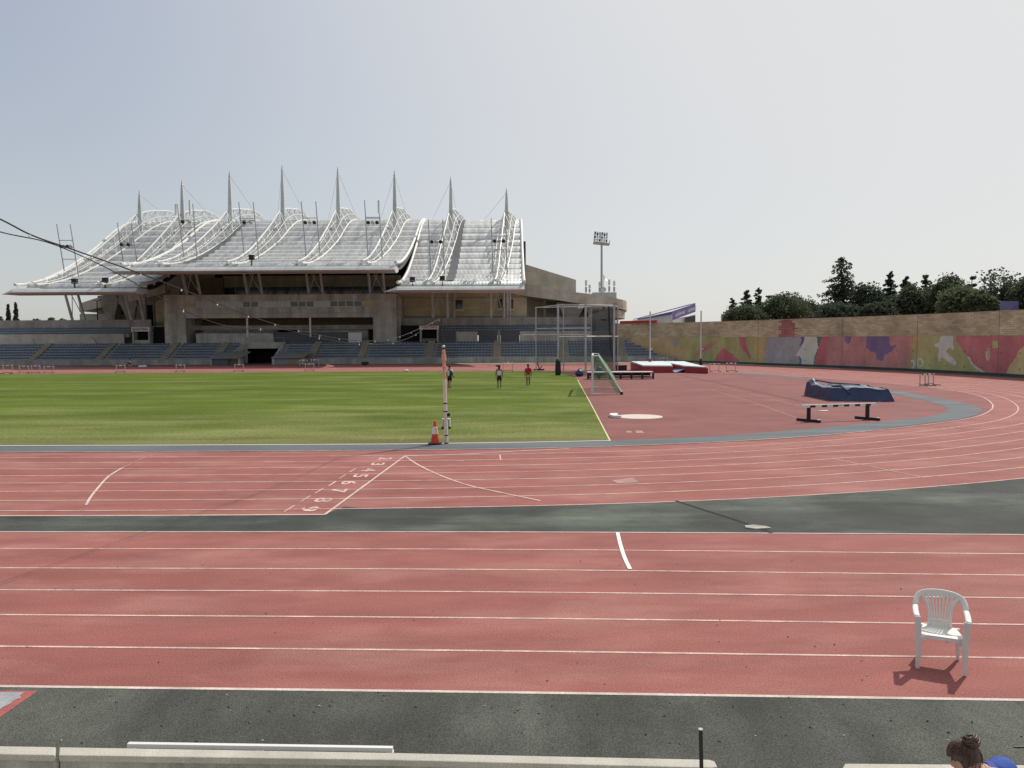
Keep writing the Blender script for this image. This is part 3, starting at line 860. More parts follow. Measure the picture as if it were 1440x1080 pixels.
# recess and struts beneath the ramp
mb = MB()
mb.box(XA(741, 147), XA(862, 147), 147, 147.5, 6.6, 12.0)
mb.box(XA(764, 145), XA(768, 145), 144.5, 146.9, 6.6, 13)
mb.build('under_ramp_wall', M['concw'], gs)
for px, wd in ((803, 5.5), (836, 4.2), (856, 3.0)):
    x = XA(px, 142.5); mb = MB()
    mb.hexa([(x - .5, 141.6, 6.6), (x + .5, 141.6, 6.6), (x + .5, 144, 6.6), (x - .5, 144, 6.6)], [(x - wd / 2, 141.6, 10.6), (x + wd / 2, 141.6, 10.3), (x + wd / 2, 144, 10.3), (x - wd / 2, 144, 10.6)])
    mb.build('ramp_pier', M['concd'], gs)
mb = MB()
a = P(738, 371.5, 401, 147); b = P(810, 393.5, 414, 147)
mb.slab([(a[0], 147, a[3] - 2), (b[0], 147, b[3] - 2), (b[0], 147, b[2]), (a[0], 147, a[2])], (0, 1.0, 0))
mb.box(a[0] - 4, a[0] - .003, 147.2, 148, 14, a[2] - .2)
mb.build('tier_end_wall', M['concw'], gs)
mb = MB(); p0 = P(815, 411, 419, 143); p1 = P(867, 411, 419, 143)
mb.box(p0[0] + 2.5, p1[0], 143, 146, p0[3] - 1.2, p1[2]); mb.build('roof_plant_box', M['fascia'], gs)
lramp = [P(111, 427, 438.5, 142.5), P(140, 417.5, 432.5, 141.4), P(165, 410.5, 428, 140.8), P(190, 405, 422.5, 140.4), P(212, 400, 417, 140.2), P(232, 395.5, 412, 140)]
band('side_ramp_wall', lramp, .6, M['concw'])
mb = MB(); mb.poly([(p[0], p[1] + .1, p[3] + .1) for p in lramp] + [(lramp[-1][0], 152, lramp[-1][3]), (lramp[0][0], 152, lramp[0][3])]); mb.build('side_ramp_soffit', M['conc'], gs)
mb = MB(); p0 = P(112, 444.5, 452, 143); mb.box(p0[0], XA(160, 143), 143, 143.5, 6.6, p0[2] + .4); mb.box(XA(138, 145), XA(163, 145), 145, 146, 6.6, 11.2); mb.build('low_side_wall', M['concl'], gs)

# ---------------------------------------------------------------- roof
RC = [(118, 15.1), (121, 15.3), (125, 15.9), (130, 17.2), (136, 19.2), (142, 21.6), (148, 24.6), (152, 26.3), (156, 27.4), (160, 28.0), (165, 27.9), (170, 27.0)]
RSD = [(118, 12.0), (121, 12.3), (125, 13.1), (130, 14.8), (136, 17.4), (142, 20.5), (148, 24.0), (152, 25.9), (156, 27.2), (160, 27.8), (165, 27.4), (170, 26.0)]
def smoothz(tbl, y):
    e = .9
    return (interp(tbl, y - e) + interp(tbl, y) + interp(tbl, y + e)) / 3
def roof_module(x0, x1, tbl, nb=15):
    ys = []; zs = []
    Y0, Y1 = 121.0, 161.0
    for j in range(nb):
        for t in (0, .12, .35, .65, .9):
            y = Y0 + (Y1 - Y0) * (j + t) / nb
            bulge = .60 * (1 - (2 * t - 1) ** 2) if t else 0
            ys.append(y - bulge * .35); zs.append(smoothz(tbl, y) + bulge)
    for y in (161, 163, 166, 170):
        ys.append(y); zs.append(smoothz(tbl, y))
    mb = MB(); nx = max(2, int((x1 - x0) / 2.5))
    rows = [[Vector((x0 + (x1 - x0) * i / nx, y, z)) for i in range(nx + 1)] for y, z in zip(ys, zs)]
    mb.grid(rows)
    rf = mb.build('roof', M['roof'], gs)
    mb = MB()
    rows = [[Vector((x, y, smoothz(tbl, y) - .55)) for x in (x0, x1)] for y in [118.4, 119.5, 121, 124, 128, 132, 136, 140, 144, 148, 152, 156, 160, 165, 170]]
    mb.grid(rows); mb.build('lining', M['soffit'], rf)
    # eave: a wing shaped gutter box
    ze = tbl[0][1]; mb = MB()
    prof = [(117.2, ze - .55), (117.6, ze - .78), (119.2, ze - .95), (121.2, ze - .55), (121.2, ze + .1), (118.0, ze + .05)]
    mb.slab([(x0, y, z) for y, z in prof], (x1 - x0, 0, 0)); mb.build('eave', M['fascia'], rf)
    # edge trims
    for x in (x0, x1):
        mb = MB(); pts = [(x, y, smoothz(tbl, y) + .62) for y in [118.2, 120, 122, 124, 127, 130, 133, 136, 139, 142, 145, 148, 151, 154, 157, 160, 163, 166, 170]]
        mb.path(pts, [.24] * len(pts), 6); mb.build('edge_trim', M['white'], rf)
    # eave rail
    mb = MB(); n = int((x1 - x0) / 2.4)
    for i in range(n + 1):
        x = x0 + .3 + (x1 - x0 - .6) * i / n; mb.tube((x, 118.3, ze), (x, 118.3, ze + .95), .022, n=4)
    mb.tube((x0 + .3, 118.3, ze + .95), (x1 - .3, 118.3, ze + .95), .028, n=4); mb.build('eave_rail', M['metal'], rf)
    return rf
XC0, XC1 = XA(173, 118), XA(557.5, 118)
XS0, XS1 = XA(3, 118), XC0 + 3
XT0, XT1 = XA(560, 118), XA(738, 118)
def smoothz_l(y): return smoothz(RSD, y)
rc = roof_module(XC0, XC1, RC)
rl = roof_module(XS0 + 2.2, XS1 - 0.5, RSD)
rr_ = roof_module(XT0, XT1, RSD)
# pointed ends of the eaves
for x, s, tbl in ((XS0 + 2.2, -1, RSD), (XC0, -1, RC), (XT0, -1, RSD)):
    ze = tbl[0][1]; mb = MB()
    mb.add([(x, 117.2, ze - .55), (x, 117.6, ze - .78), (x, 119.2, ze - .95), (x, 121.2, ze - .55), (x, 121.2, ze + .1), (x, 118.0, ze + .05), (x + s * 2.2, 118.3, ze - .8)],
           [(1, 0, 6), (2, 1, 6), (3, 2, 6), (4, 3, 6), (5, 4, 6), (0, 5, 6)])
    mb.build('eave_tip', M['fascia'], gs)

# trusses, masts, stays
MX = [W(p_, y_, 149).x for p_, y_ in ((196.5, 290), (256.5, 285), (323.5, 280), (397.5, 275), (475.5, 275), (555, 275), (634, 285), (712.3, 295))]
EX = [-73.9, -63.9, -54.5, -43.8, -32.9, -22.9, -12.9, -2.5]       # truss feet at the eave
MZ = [32.5, 34.4, 36.1, 37.1, 36.7, 36.0, 34.7, 32.5]
def apex(i, y):
    tbl = RSD if i in (0, 1, 6, 7) else RC
    b = smoothz(tbl, y)
    return b + interp([(119, .9), (124, 1.3), (132, 2.0), (140, 3.0), (148, 3.9), (153, 3.2), (157, 2.75), (163, 3.0), (169, 3.2), (173, 2.4), (177, 1.2)], y)
for i, x in enumerate(MX):
    tbl = RSD if i in (0, 1, 6, 7) else RC
    xe = EX[i]; dx_ = lambda y: xe + (x - xe) * (y - 119.3) / 29.7
    mb = MB(); ys = [119.3 + (177 - 119.3) * k / 32 for k in range(33)]
    hw = [.75 + .75 * min(1, k / 14) for k in range(33)]
    top = [Vector((dx_(y) - .35 * min(1, k / 10), y, apex(i, y))) for k, y in enumerate(ys)]
    lft = [Vector((dx_(y) - hw[k], y, smoothz(tbl, y) + .62)) for k, y in enumerate(ys)]
    rgt = [Vector((dx_(y) + hw[k], y, smoothz(tbl, y) + .62)) for k, y in enumerate(ys)]
    mid = [(a + b) / 2 + Vector((.25, 0, 0)) for a, b in zip(top, rgt)]
    for c, r_ in ((top, .135), (lft, .12), (rgt, .135), (mid, .06)): mb.path(c, r_, 6)
    for k in range(32):
        for c in (lft, rgt):
            if k % 2 == 0: mb.tube(top[k], c[k + 1], .055, n=4)
            else: mb.tube(c[k], top[k + 1], .055, n=4)
            mb.tube(top[k], c[k], .05, n=4)
        if k % 2 == 0: mb.tube(lft[k], rgt[k + 1], .045, n=4)
        else: mb.tube(rgt[k], lft[k + 1], .045, n=4)
    mb.build('roof_truss', M['white'], gs)
    # mast: flat sided steel needle on the ridge
    mb = MB(); zb = smoothz(tbl, 149) - .5; zt_ = MZ[i]; xm = x
    def rg(z, w, d): return [Vector((xm - w / 2, 149 - d / 2, z)), Vector((xm + w / 2, 149 - d / 2, z)), Vector((xm + w / 2, 149 + d / 2, z)), Vector((xm - w / 2, 149 + d / 2, z))]
    st = [(zb, .74, .62), (zb + (zt_ - zb) * .38, .72, .58), (zb + (zt_ - zb) * .62, .58, .46), (zb + (zt_ - zb) * .84, .40, .34), (zt_ - .8, .28, .25)]
    for (z0, w0, d0), (z1, w1, d1) in zip(st, st[1:]): mb.hexa(rg(z0, w0, d0), rg(z1, w1, d1))
    mast = mb.build('mast', M['fascia'], gs)
    mb = MB(); mb.lathe((xm, 149, zt_ - .8), [(.2, 0), (.2, .12), (.13, .2), (.1, .5), (.015, 1.1)], 8); mb.build('mast_tip', M['metal'], mast)
    mb = MB()
    mb.tube((xm, 149, zt_ - .7), (xm + .3, 168, smoothz(tbl, 168) + 1.5), .035, n=4)
    mb.tube((xm, 149, zt_ - .7), (xm - 5.2, 162, 28.2), .028, n=4)
    mb.build('stay', M['metal'], gs)
# gap shade painted as dark strips laid on the roof beside two trusses
for x0, x1, tbl in ((-52.6, -51.7, RC), (-10.4, -9.2, RSD)):
    mb = MB(); ys = [122 + 1.5 * k for k in range(24)]
    rows = [[Vector((x, y, smoothz(tbl, y) + .72)) for x in (x0, x1)] for y in ys]; mb.grid(rows)
    rows = [[Vector((x1, y, smoothz(tbl, y) + h)) for h in (.72, 0)] for y in ys]; mb.grid(rows)
    mb.build('dark_gap_strip', M['roofdark'], gs)
# posts that carry the eaves
def pair(pa, pb, Y, z0, yt, lean, mtl='cream'):
    xa, xb = XA(pa, Y), XA(pb, Y)
    for x in (xa, xb):
        mb = MB(); mb.tube((x, Y, z0), (x * 1.0, Y - lean, yt), .24, .20, n=8); mb.build('roof_post', M['fascia'], gs)
    mb = MB(); mb.tube((xa, Y, z0), (xb, Y - lean, yt), .07, n=5); mb.tube((xb, Y, z0), (xa, Y - lean, yt), .07, n=5); mb.build('cross_brace', M['fascia'], gs)
for a, b in ((265, 284), (350, 370.5), (436, 455.5), (522, 542)): pair(a, b, YX + .7, BZ, smoothz(RC, YX - 2) - .5, 2.6)
for a, b in ((609.5, 630), (690.5, 709)): pair(a, b, YP + .15, 7.75, smoothz(RSD, YP - 3) - .5, 3)
for a, b in ((103, 120.5), (186, 204)): pair(a, b, YP + .15, 7.75, smoothz(RSD, YP - 3.5) - .5, 3.5)
# floodlight boxes and small lamps at the eave
for px, py in ((622, 391.5), (580, 393), (105, 395.5), (148, 394), (354, 362)):
    p = W(px, py, 120.5); mb = MB(); mb.box(p.x - .38, p.x + .38, 120.2, 120.8, p.z - .38, p.z + .38); mb.box(p.x - .06, p.x + .06, 120.3, 120.6, p.z - 1.3, p.z - .38)
    mb.build('eave_floodlight', M['black'], gs)
for px, py in ((305, 381), (314, 381), (403, 380.5), (410, 380.5), (498, 379.5), (505, 379.5), (596, 409.5), (603, 409.3), (693, 407.5), (699, 407.5)):
    p = W(px, py, 119.2); mb = MB(); mb.box(p.x - .42, p.x + .42, 119, 119.4, p.z - .1, p.z + .22); mb.build('eave_lamp', M['whitep'], gs)

# ---------------------------------------------------------------- floodlight frames on the roof
def lamp_frame(pl, pr, yb, yt, lean, bars, lights, label, tblz, antenna=None):
    Yb, Yt = 128.0, 128.0 - lean
    b0, b1 = W(pl[1], yb[0], Yb), W(pr[1], yb[1], Yb)
    t0, t1 = W(pl[0], yt, Yt), W(pr[0], yt, Yt)
    root = T('light_gantry', label, 'floodlight frame', ((b0 + b1) / 2)[:], 0, 'pole frames rising from the grandstand roof')
    for a, b in ((b0, t0), (b1, t1)):
        mb = MB(); mb.tube(a - (b - a).normalized() * .8, b, .105, .07, n=6); mb.build('pole', M['metal'], root)
    def at(q0, q1, py):
        lo, hi = 0.0, 1.0
        for _ in range(30):
            mm = (lo + hi) / 2
            if proj(q0 + (q1 - q0) * mm)[1] > py: lo = mm
            else: hi = mm
        return q0 + (q1 - q0) * lo
    for py in bars:
        mb = MB(); mb.tube(at(b0, t0, py), at(b1, t1, py), .07, n=5); mb.build('crossbar', M['metal'], root)
    for k in range(lights[1]):
        py = lights[0]; c0, c1 = at(b0, t0, py), at(b1, t1, py)
        c = c0 + (c1 - c0) * ((k + .6) / (lights[1] + .2)) + Vector((0, -.25, 0))
        mb = MB(); mb.lathe((0, 0, 0), [(.14, -.25), (.30, 0), (.32, .12)], 10)
        mb.xf(Matrix.Translation(c) @ Matrix.Rotation(R(125), 4, 'X')); mb.build('floodlight', M['metal'] if k % 2 else M['black'], root)
    if antenna:
        for c, h in antenna:
            mb = MB(); mb.box(c[0] - .16, c[0] + .16, c[1] - .1, c[1] + .1, c[2] - h / 2, c[2] + h / 2); mb.build('panel_antenna', M['whitep'], root)
    return root
lamp_frame((79.6, 90.7), (98.5, 111), (383, 392), 315, 2.1, (338, 348.5, 364.5), (346.5, 4), 'leftmost floodlight frame, standing free against the sky by the grey eave tip', RSD)
lamp_frame((165, 174), (184, 193), (375, 370), 313, 2.1, (341,), (344, 4), 'floodlight frame between the first and second roof truss from the left', RSD)
an = [(W(247.5, 294, 127), 1.6), (W(267, 292, 127), 2.4)]
lamp_frame((249, 257.8), (271, 277), (355, 362), 287, 2.1, (309.5, 320), (312, 2), 'frame beside the second mast carrying white phone antenna panels', RC, [((a.x, a.y, a.z), h) for a, h in an])
lamp_frame((335.7, 343), (356, 364), (355, 363), 284, 2.1, (307, 309.5), (313, 2), 'floodlight frame just right of the third mast, above the dark roof strip', RC)
lamp_frame((423.5, 430), (444, 449.5), (355, 352), 283, 2.1, (306.5,), (313, 3), 'floodlight frame right of the tallest mast near the roof centre', RC)
lamp_frame((512.6, 517.3), (532.5, 537.5), (358, 363), 281.5, 2.1, (305.5, 307), (313, 3), 'floodlight frame left of the sixth mast with a stick antenna on its pole', RC, [((lambda p: (p.x, p.y, p.z))(W(532.6, 291, 126)), 2.0)])
lamp_frame((602.2, 606), (622.5, 625), (387, 388), 308.5, 2.3, (358.5, 340), (340, 3), 'floodlight frame beside the wavy edge of the right roof section', RSD)
lamp_frame((690.6, 693.5), (711, 713), (390, 384), 307, 2.3, (332, 339, 351), (339, 3), 'rightmost floodlight frame in front of the last roof truss', RSD)
# signs and kiosks on the walkway
def kiosk(px0, px1, pytop, pysign, text, label, dark):
    x0, x1 = XA(px0, YW - .4), XA(px1, YW - .4); zs1, zs0 = W(px0, pytop, YW - .4).z, W(px0, pysign, YW - .4).z
    root = T('kiosk', label, 'kiosk', ((x0 + x1) / 2, YW, ZW))
    mb = MB(); mb.box(x0, x1, YW + 1.1, YW + 1.3, ZW, zs0); mb.build('dark_interior', M['void'], root)
    for a, b in ((x0, x0 + .25), (x1 - .25, x1)):
        mb = MB(); mb.box(a, b, YW - .35, YW + 1.1, ZW, zs0 - .003); mb.build('side_post', M['concl'], root)
    mb = MB(); mb.box(x0 + .25, x1 - .25, YW - .3, YW + .2, ZW, ZW + .85); mb.build('counter', M['glassd'] if dark else M['concl'], root)
    mb = MB(); mb.box(x0 - .05, x1 + .05, YW - .5, YW + .3, zs0, zs1); sg = mb.build('sign_board', M['whitep'] if not dark else M['whitep'], root)
    mb = MB(); text_on(mb, text, ((x0 + x1) / 2, YW - .512, (zs0 + zs1) / 2), (1, 0, 0), (0, 0, 1), 1, fit=((x1 - x0) * .86, (zs1 - zs0) * .58))
    mb.build('sign_lettering', M['redp'] if dark else mat('dark_red_lettering', (.10, .02, .02), .6), sg)
    if dark:
        mb = MB(); mb.box(x0 - .07, x1 + .07, YW - .52, YW - .503, zs1 - .1, zs1 + .02); mb.build('sign_edge', M['redp'], sg)
kiosk(186, 210.5, 460, 466.2, 'ΚΑΝΤΙΝΑ', 'canteen kiosk with pale sign board left of the big concrete box', False)
kiosk(590.5, 616.5, 457.3, 463.2, 'ΚΑΝΤΙΝΑ', 'canteen kiosk with red lettered sign behind the striped pole', True)
# dugouts
def dugout(pa, pb, pyt, label, m):
    x0, x1 = W(pa, 510, 124.2).x, W(pb, 510, 124.2).x
    root = T('dugout', label, 'dugout', ((x0 + x1) / 2, 125, 0), 0, 'team dugouts either side of the tunnel')
    zt = 1.05
    mb = MB(); mb.hexa([(x0 - .25, 124, zt), (x1 + .15, 124, zt), (x1 + .9, 126.9, zt + .95), (x0 + .7, 126.9, zt + .95)], [(x0 - .25, 124, zt + .12), (x1 + .15, 124, zt + .12), (x1 + .9, 126.9, zt + 1.07), (x0 + .7, 126.9, zt + 1.07)])
    mb.build('sloping_roof', m, root)
    mb = MB(); mb.box(x0, x0 + .2, 124.2, 125.97, 0, zt - .01); mb.box(x1 - .2, x1, 124.2, 125.97, 0, zt - .01); mb.box(x0 + .2, x1 - .2, 125.7, 125.97, 0, zt - .01); mb.build('side_panel', M['concl'], root)
    return root, x0, x1
d1, x0, x1 = dugout(296, 337, 495, 'left dugout with rusty sloping roof and dark open front', M['rust'])
mb = MB(); mb.box(x0 + .2, x1 - 1.9, 124.3, 124.4, 0, .95); mb.build('glazed_front', M['shutter'], d1)
d2, x0, x1 = dugout(384, 426, 495, 'right dugout with pale rusty front panels beside the tunnel mouth', M['rust'])
mb = MB(); mb.box(x0 + .2, x1 - .2, 124.3, 124.4, 0, .95); mb.build('front_panel', M['rust'], d2)
# ================================================================== MURAL WALL
WP = [Vector(p).to_3d() for p in [(17.4, 134.6), (20.5, 132.2), (23.5, 129.8), (26.5, 127.2), (30.6, 121.0), (36.5, 110.5), (41.0, 101.0), (44.3, 93.0), (47.2, 83.0), (48.7, 73.0), (49.0, 62.0), (47.5, 50.0), (44.0, 40.0)]]
WC = catmull(WP, 10)
wacc = [0.0]
for a, b in zip(WC, WC[1:]): wacc.append(wacc[-1] + (b - a).length)
WLEN = wacc[-1]
def wall_at(s):
    s = min(max(s, 0), WLEN - 1e-4)
    for i in range(len(WC) - 1):
        if wacc[i + 1] >= s:
            t = (s - wacc[i]) / (wacc[i + 1] - wacc[i]); d = (WC[i + 1] - WC[i]).normalized()
            return WC[i].lerp(WC[i + 1], t), Vector((d.y, -d.x, 0))   # normal looks into the stadium
ZB, ZT = 4.02, 6.4
wall = T('mural_wall', 'long curved stadium wall with a colourful painted mural under yellow stone courses', 'wall', (41, 101, 0))
def wall_strip(mb, s0, s1, z0, z1, off, th, mi=0):
    n = max(1, int((s1 - s0) / 1.0))
    rows_f = []; 
    for i in range(n + 1):
        p, nn = wall_at(s0 + (s1 - s0) * i / n)
        rows_f.append((p + nn * off, p + nn * (off - th)))
    for i in range(n):
        a, b = rows_f[i], rows_f[i + 1]
        q = lambda v, z: (v.x, v.y, z)
        mb.poly([q(a[0], z0), q(a[0], z1), q(b[0], z1), q(b[0], z0)], mi)
        mb.poly([q(b[1], z0), q(b[1], z1), q(a[1], z1), q(a[1], z0)], mi)
        mb.poly([q(a[0], z1), q(a[1], z1), q(b[1], z1), q(b[0], z1)], mi)
    for e in (rows_f[0], rows_f[-1]):
        mb.poly([(e[0].x, e[0].y, z0), (e[1].x, e[1].y, z0), (e[1].x, e[1].y, z1), (e[0].x, e[0].y, z1)], mi)
def stone_mat(name, c1, c2, mortar):
    m = bpy.data.materials.new(name); m.use_nodes = True
    n = m.node_tree.nodes; l = m.node_tree.links; b = n['Principled BSDF']; b.inputs['Roughness'].default_value = .9; b.inputs['Specular IOR Level'].default_value = .2
    at = n.new('ShaderNodeUVMap')
    br = n.new('ShaderNodeTexBrick'); br.inputs['Scale'].default_value = 1.0
    br.inputs['Brick Width'].default_value = .75; br.inputs['Row Height'].default_value = .22; br.inputs['Mortar Size'].default_value = .018
    br.inputs['Color1'].default_value = c1; br.inputs['Color2'].default_value = c2; br.inputs['Mortar'].default_value = mortar; br.inputs['Bias'].default_value = -.15
    l.new(at.outputs[0], br.inputs[0])
    no = n.new('ShaderNodeTexNoise'); no.inputs['Scale'].default_value = .35; no.inputs['Detail'].default_value = 6
    l.new(at.outputs[0], no.inputs[0])
    mr = n.new('ShaderNodeMapRange'); mr.inputs['From Min'].default_value = .3; mr.inputs['From Max'].default_value = .7; mr.inputs['To Min'].default_value = .72; mr.inputs['To Max'].default_value = 1.25
    l.new(no.outputs[0], mr.inputs[0])
    mx = n.new('ShaderNodeMix'); mx.data_type = 'RGBA'; mx.blend_type = 'MULTIPLY'; mx.inputs[0].default_value = 1
    l.new(br.outputs[0], mx.inputs[6]); l.new(mr.outputs[0], mx.inputs[7]); l.new(mx.outputs[2], b.inputs['Base Color'])
    return m
M['stone'] = stone_mat('yellow_stone_courses', (.45, .38, .235, 1), (.62, .545, .37, 1), (.35, .30, .185, 1))
M['stoner'] = stone_mat('red_painted_stone', (.33, .13, .11, 1), (.42, .19, .155, 1), (.30, .18, .14, 1))
# upper courses as a fine grid so that the red painted patch keeps a ragged edge
def in_poly(x, y, poly):
    c = False; n = len(poly); j = n - 1
    for i in range(n):
        xi, yi = poly[i]; xj, yj = poly[j]
        if (yi > y) != (yj > y) and x < (xj - xi) * (y - yi) / (yj - yi) + xi: c = not c
        j = i
    return c
random.seed(11)
def painted(mb, s0, s1, z0, z1, ds, dz, off, pick):
    ns = int((s1 - s0) / ds); nz = int(round((z1 - z0) / dz))
    pts = [wall_at(s0 + (s1 - s0) * i / ns) for i in range(ns + 1)]
    base = len(mb.v); uv = []
    for i, (p, nn) in enumerate(pts):
        for k in range(nz + 1):
            mb.v.append(Vector((p.x + nn.x * off, p.y + nn.y * off, z0 + (z1 - z0) * k / nz))); uv.append((s0 + (s1 - s0) * i / ns, z0 + (z1 - z0) * k / nz))
    for i in range(ns):
        for k in range(nz):
            a = base + i * (nz + 1) + k
            mb.f.append((a, a + 1, a + nz + 2, a + nz + 1))
            q = (mb.v[a] + mb.v[a + nz + 2]) / 2
            px, py = proj(q)
            mb.m.append(pick(px, py, q.z))
    return uv
def set_uv(o, uv):
    me = o.data; l = me.uv_layers.new(name='UVMap')
    for lp in me.loops: l.data[lp.index].uv = uv[lp.vertex_index]
mb = MB()
red_patch = [(1093, 474), (1096, 466), (1093, 462), (1099, 455), (1096, 452), (1104, 449), (1114, 450), (1117, 456), (1120, 462), (1118, 468), (1121, 474)]
uv = painted(mb, 0, WLEN, ZB, ZT, .5, .11, .012, lambda px, py, z: 1 if in_poly(px + random.uniform(-2, 2), py, red_patch) else 0)
o = mb.build('stone_courses', [M['stone'], M['stoner']], wall); set_uv(o, uv)
mb = MB(); wall_strip(mb, 0, WLEN, 0, ZT - .004, 0, .5); mb.build('wall_core', mat('wall_back', (.36, .29, .18), .9, .2, .5), wall)
mb = MB(); wall_strip(mb, 0, WLEN, ZT, ZT + .05, .03, .56); mb.build('coping', M['tan'], wall)
def pm(name, c, v=.16): return mat('mural_' + name, c, .85, v, .35, (1, 1, 1), .08, 8, streak=.14, streak_scale=(.6, .6, .25), spec=.2)
MM = [pm('ochre', (0.551, 0.403, 0.215)), pm('olive', (0.457, 0.437, 0.195)), pm('amber', (0.578, 0.417, 0.188)), pm('grey', (0.403, 0.383, 0.363), .3), pm('violet_grey', (0.396, 0.376, 0.383)),
      pm('cream', (0.660, 0.660, 0.538)), pm('rose', (0.551, 0.262, 0.235)), pm('bright_red', (0.591, 0.181, 0.195)), pm('brick_red', (0.551, 0.202, 0.202)), pm('purple', (0.235, 0.168, 0.289)),
      pm('navy', (0.148, 0.155, 0.242)), pm('teal', (0.148, 0.202, 0.202)), pm('offwhite', (0.660, 0.660, 0.564)), pm('lime', (0.497, 0.484, 0.202)), pm('joint', (0.188, 0.161, 0.134)), pm('sand', (0.632, 0.497, 0.255))]
def ring(cx, cy, rx, ry): return [(cx + rx * math.cos(t * .5236), cy + ry * math.sin(t * .5236)) for t in range(12)]
SHP = [  # painted from the top of this list down: first hit wins
    (12, [(1324, 470), (1341, 470), (1340, 485), (1342.5, 490), (1339, 492), (1335, 487.5), (1332, 492), (1333, 498), (1340, 503), (1345.5, 509), (1344, 513), (1340, 513.5), (1330, 506), (1324, 502), (1322, 507), (1319.5, 508.5), (1319, 500), (1321, 491), (1319, 488), (1314, 487), (1314, 484), (1321, 482)]),
    (1, ring(1293.5, 510, 3.4, 4.6)), (12, ring(1293.5, 510, 5.2, 6.4)),
    (12, [(1280, 507), (1283, 505), (1286, 507), (1286, 514), (1285, 518), (1283, 518), (1284, 512), (1283, 508), (1281, 509)]),
    (9, [(1220, 470), (1250, 470), (1251.5, 486), (1256, 486.5), (1260.5, 484.5), (1260, 487), (1252, 495), (1244, 500), (1242, 506), (1238, 507.5), (1233, 505), (1232, 496), (1224, 494), (1219, 489), (1218, 483)]),
    (9, [(1187, 470), (1197.5, 470), (1196.5, 480), (1193, 484), (1190, 483), (1187.5, 478)]),
    (9, [(1219, 470), (1221, 470), (1219, 490), (1217.5, 490)]),
    (10, [(1126, 470), (1131.5, 470), (1130.5, 481), (1126, 486), (1124, 485.5), (1127, 480)]),
    (10, [(1122.5, 500.5), (1126, 503), (1127, 508), (1126.5, 514), (1121.5, 514), (1125, 508)]),
    (4, [(1080, 470), (1085.5, 470), (1082, 487), (1080.5, 491), (1077, 489)]),
    (11, [(1148, 470), (1156.5, 470), (1154, 480), (1150.5, 492), (1147, 502), (1145, 516), (1143.2, 516), (1146, 500), (1150.5, 489), (1149, 480)]),
    (5, [(1131.5, 470), (1148, 470), (1149.5, 482), (1150.5, 489), (1146, 500), (1143.2, 516), (1126.5, 516), (1127, 506), (1125, 501.5), (1119, 499.5), (1124, 492), (1128, 486)]),
    (7, [(1003, 510), (1007, 502), (1012, 494), (1018, 488.5), (1024, 494), (1031, 498), (1043, 511)]),
    (7, [(1038, 470), (1050, 470), (1048, 482), (1051, 491), (1055, 499), (1056.5, 506), (1053, 504), (1049, 495), (1045.5, 494), (1041, 486)]),
    (6, [(975, 499), (986, 489), (1000, 480), (1009, 481), (1002, 488), (990, 495), (980, 500.5)]),
    (0, ring(948.5, 482.5, 1.8, 1.9)), (4, ring(948.5, 482.5, 4.2, 4.2)), (4, [(950, 478.5), (956, 480), (952, 481.5)]),
    (13, [(1395.5, 480), (1403.5, 479), (1404, 489), (1396, 490)]), (12, [(1386, 494), (1387.5, 494), (1388, 502), (1391, 508), (1389, 507.5), (1386, 502)]),
    (13, [(1388, 489), (1392, 489), (1392, 507), (1388.5, 503)]),
    (12, [(1360, 500.5), (1363, 502), (1369, 513), (1378, 519), (1388, 525.5), (1385, 526), (1374, 519.5), (1366, 513)]),
    (7, [(1156, 470), (1166, 470), (1162, 490), (1162, 520), (1145, 520), (1147, 502), (1150.5, 492)]),
    (8, [(1344, 470), (1441, 470), (1441, 486), (1434, 492), (1428, 503), (1420, 514), (1415, 524), (1413, 535), (1388, 535), (1388, 525), (1376, 517), (1367, 511), (1361, 501), (1354, 494), (1350, 486), (1345, 480)]),
    (15, [(1441, 486), (1434, 492), (1428, 503), (1420, 514), (1415, 524), (1413, 540), (1600, 560), (1600, 470)]),
]
def pick(px, py, z):
    x = px + random.uniform(-.35, .35); y = py + random.uniform(-.35, .35)
    for mi, pl in SHP:
        if in_poly(x, y, pl): return mi
    if px < 955 + (py - 474) * .5 + random.uniform(-9, 9): return 0
    if px < 1062 + random.uniform(-4, 4): return 1
    if px < 1079 - (py - 474) * .12 + random.uniform(-3, 3): return 2
    if px < 1090 + random.uniform(-5, 5): return 4
    if px < 1118 + random.uniform(-4, 4): return 3
    if px < 1128: return 4
    if px < 1280 + (500 - py) * .15 + random.uniform(-5, 5): return 6
    if px < 1292 + random.uniform(-6, 6) and py < 492: return 2
    if px < 1400: return 1
    return 15
mb = MB()
painted(mb, 4, WLEN - 22, .25, ZB - .02, .105, .105, .016, pick)
painted(mb, WLEN - 22, WLEN, .25, ZB - .02, 1.0, 1.8, .016, lambda *a: 15)
o = mb.build('mural', MM, wall)
mb = MB(); random.seed(5)
for px in (1184.5, 1404, 1066, 1290):
    best = min(range(0, int(WLEN * 10)), key=lambda i: abs(proj((*wall_at(i / 10)[0].xy, 3))[0] - px)); wall_strip(mb, best / 10, best / 10 + .06, .2, ZT, .02, .02)
s = 14.0
while s < WLEN - 10:
    for z_ in (.75, 2.3):
        p, nn = wall_at(s); q = p + nn * .02; t = Vector((-nn.y, nn.x, 0)) * .07
        mb.slab([(q.x - t.x, q.y - t.y, z_ - .07), (q.x + t.x, q.y + t.y, z_ - .07), (q.x + t.x, q.y + t.y, z_ + .07), (q.x - t.x, q.y - t.y, z_ + .07)], nn * .01)
    s += 2.45
mb.build('wall_joint', MM[14], wall)
mb = MB(); wall_strip(mb, 3, WLEN, 0, .28, .35, .33); wall_strip(mb, 30, WLEN, 0.0, .03, 1.5, 1.1); mb.build('wall_foot', mat('dark_green_kerb', (.06, .085, .07), .9, .2, .6), wall)
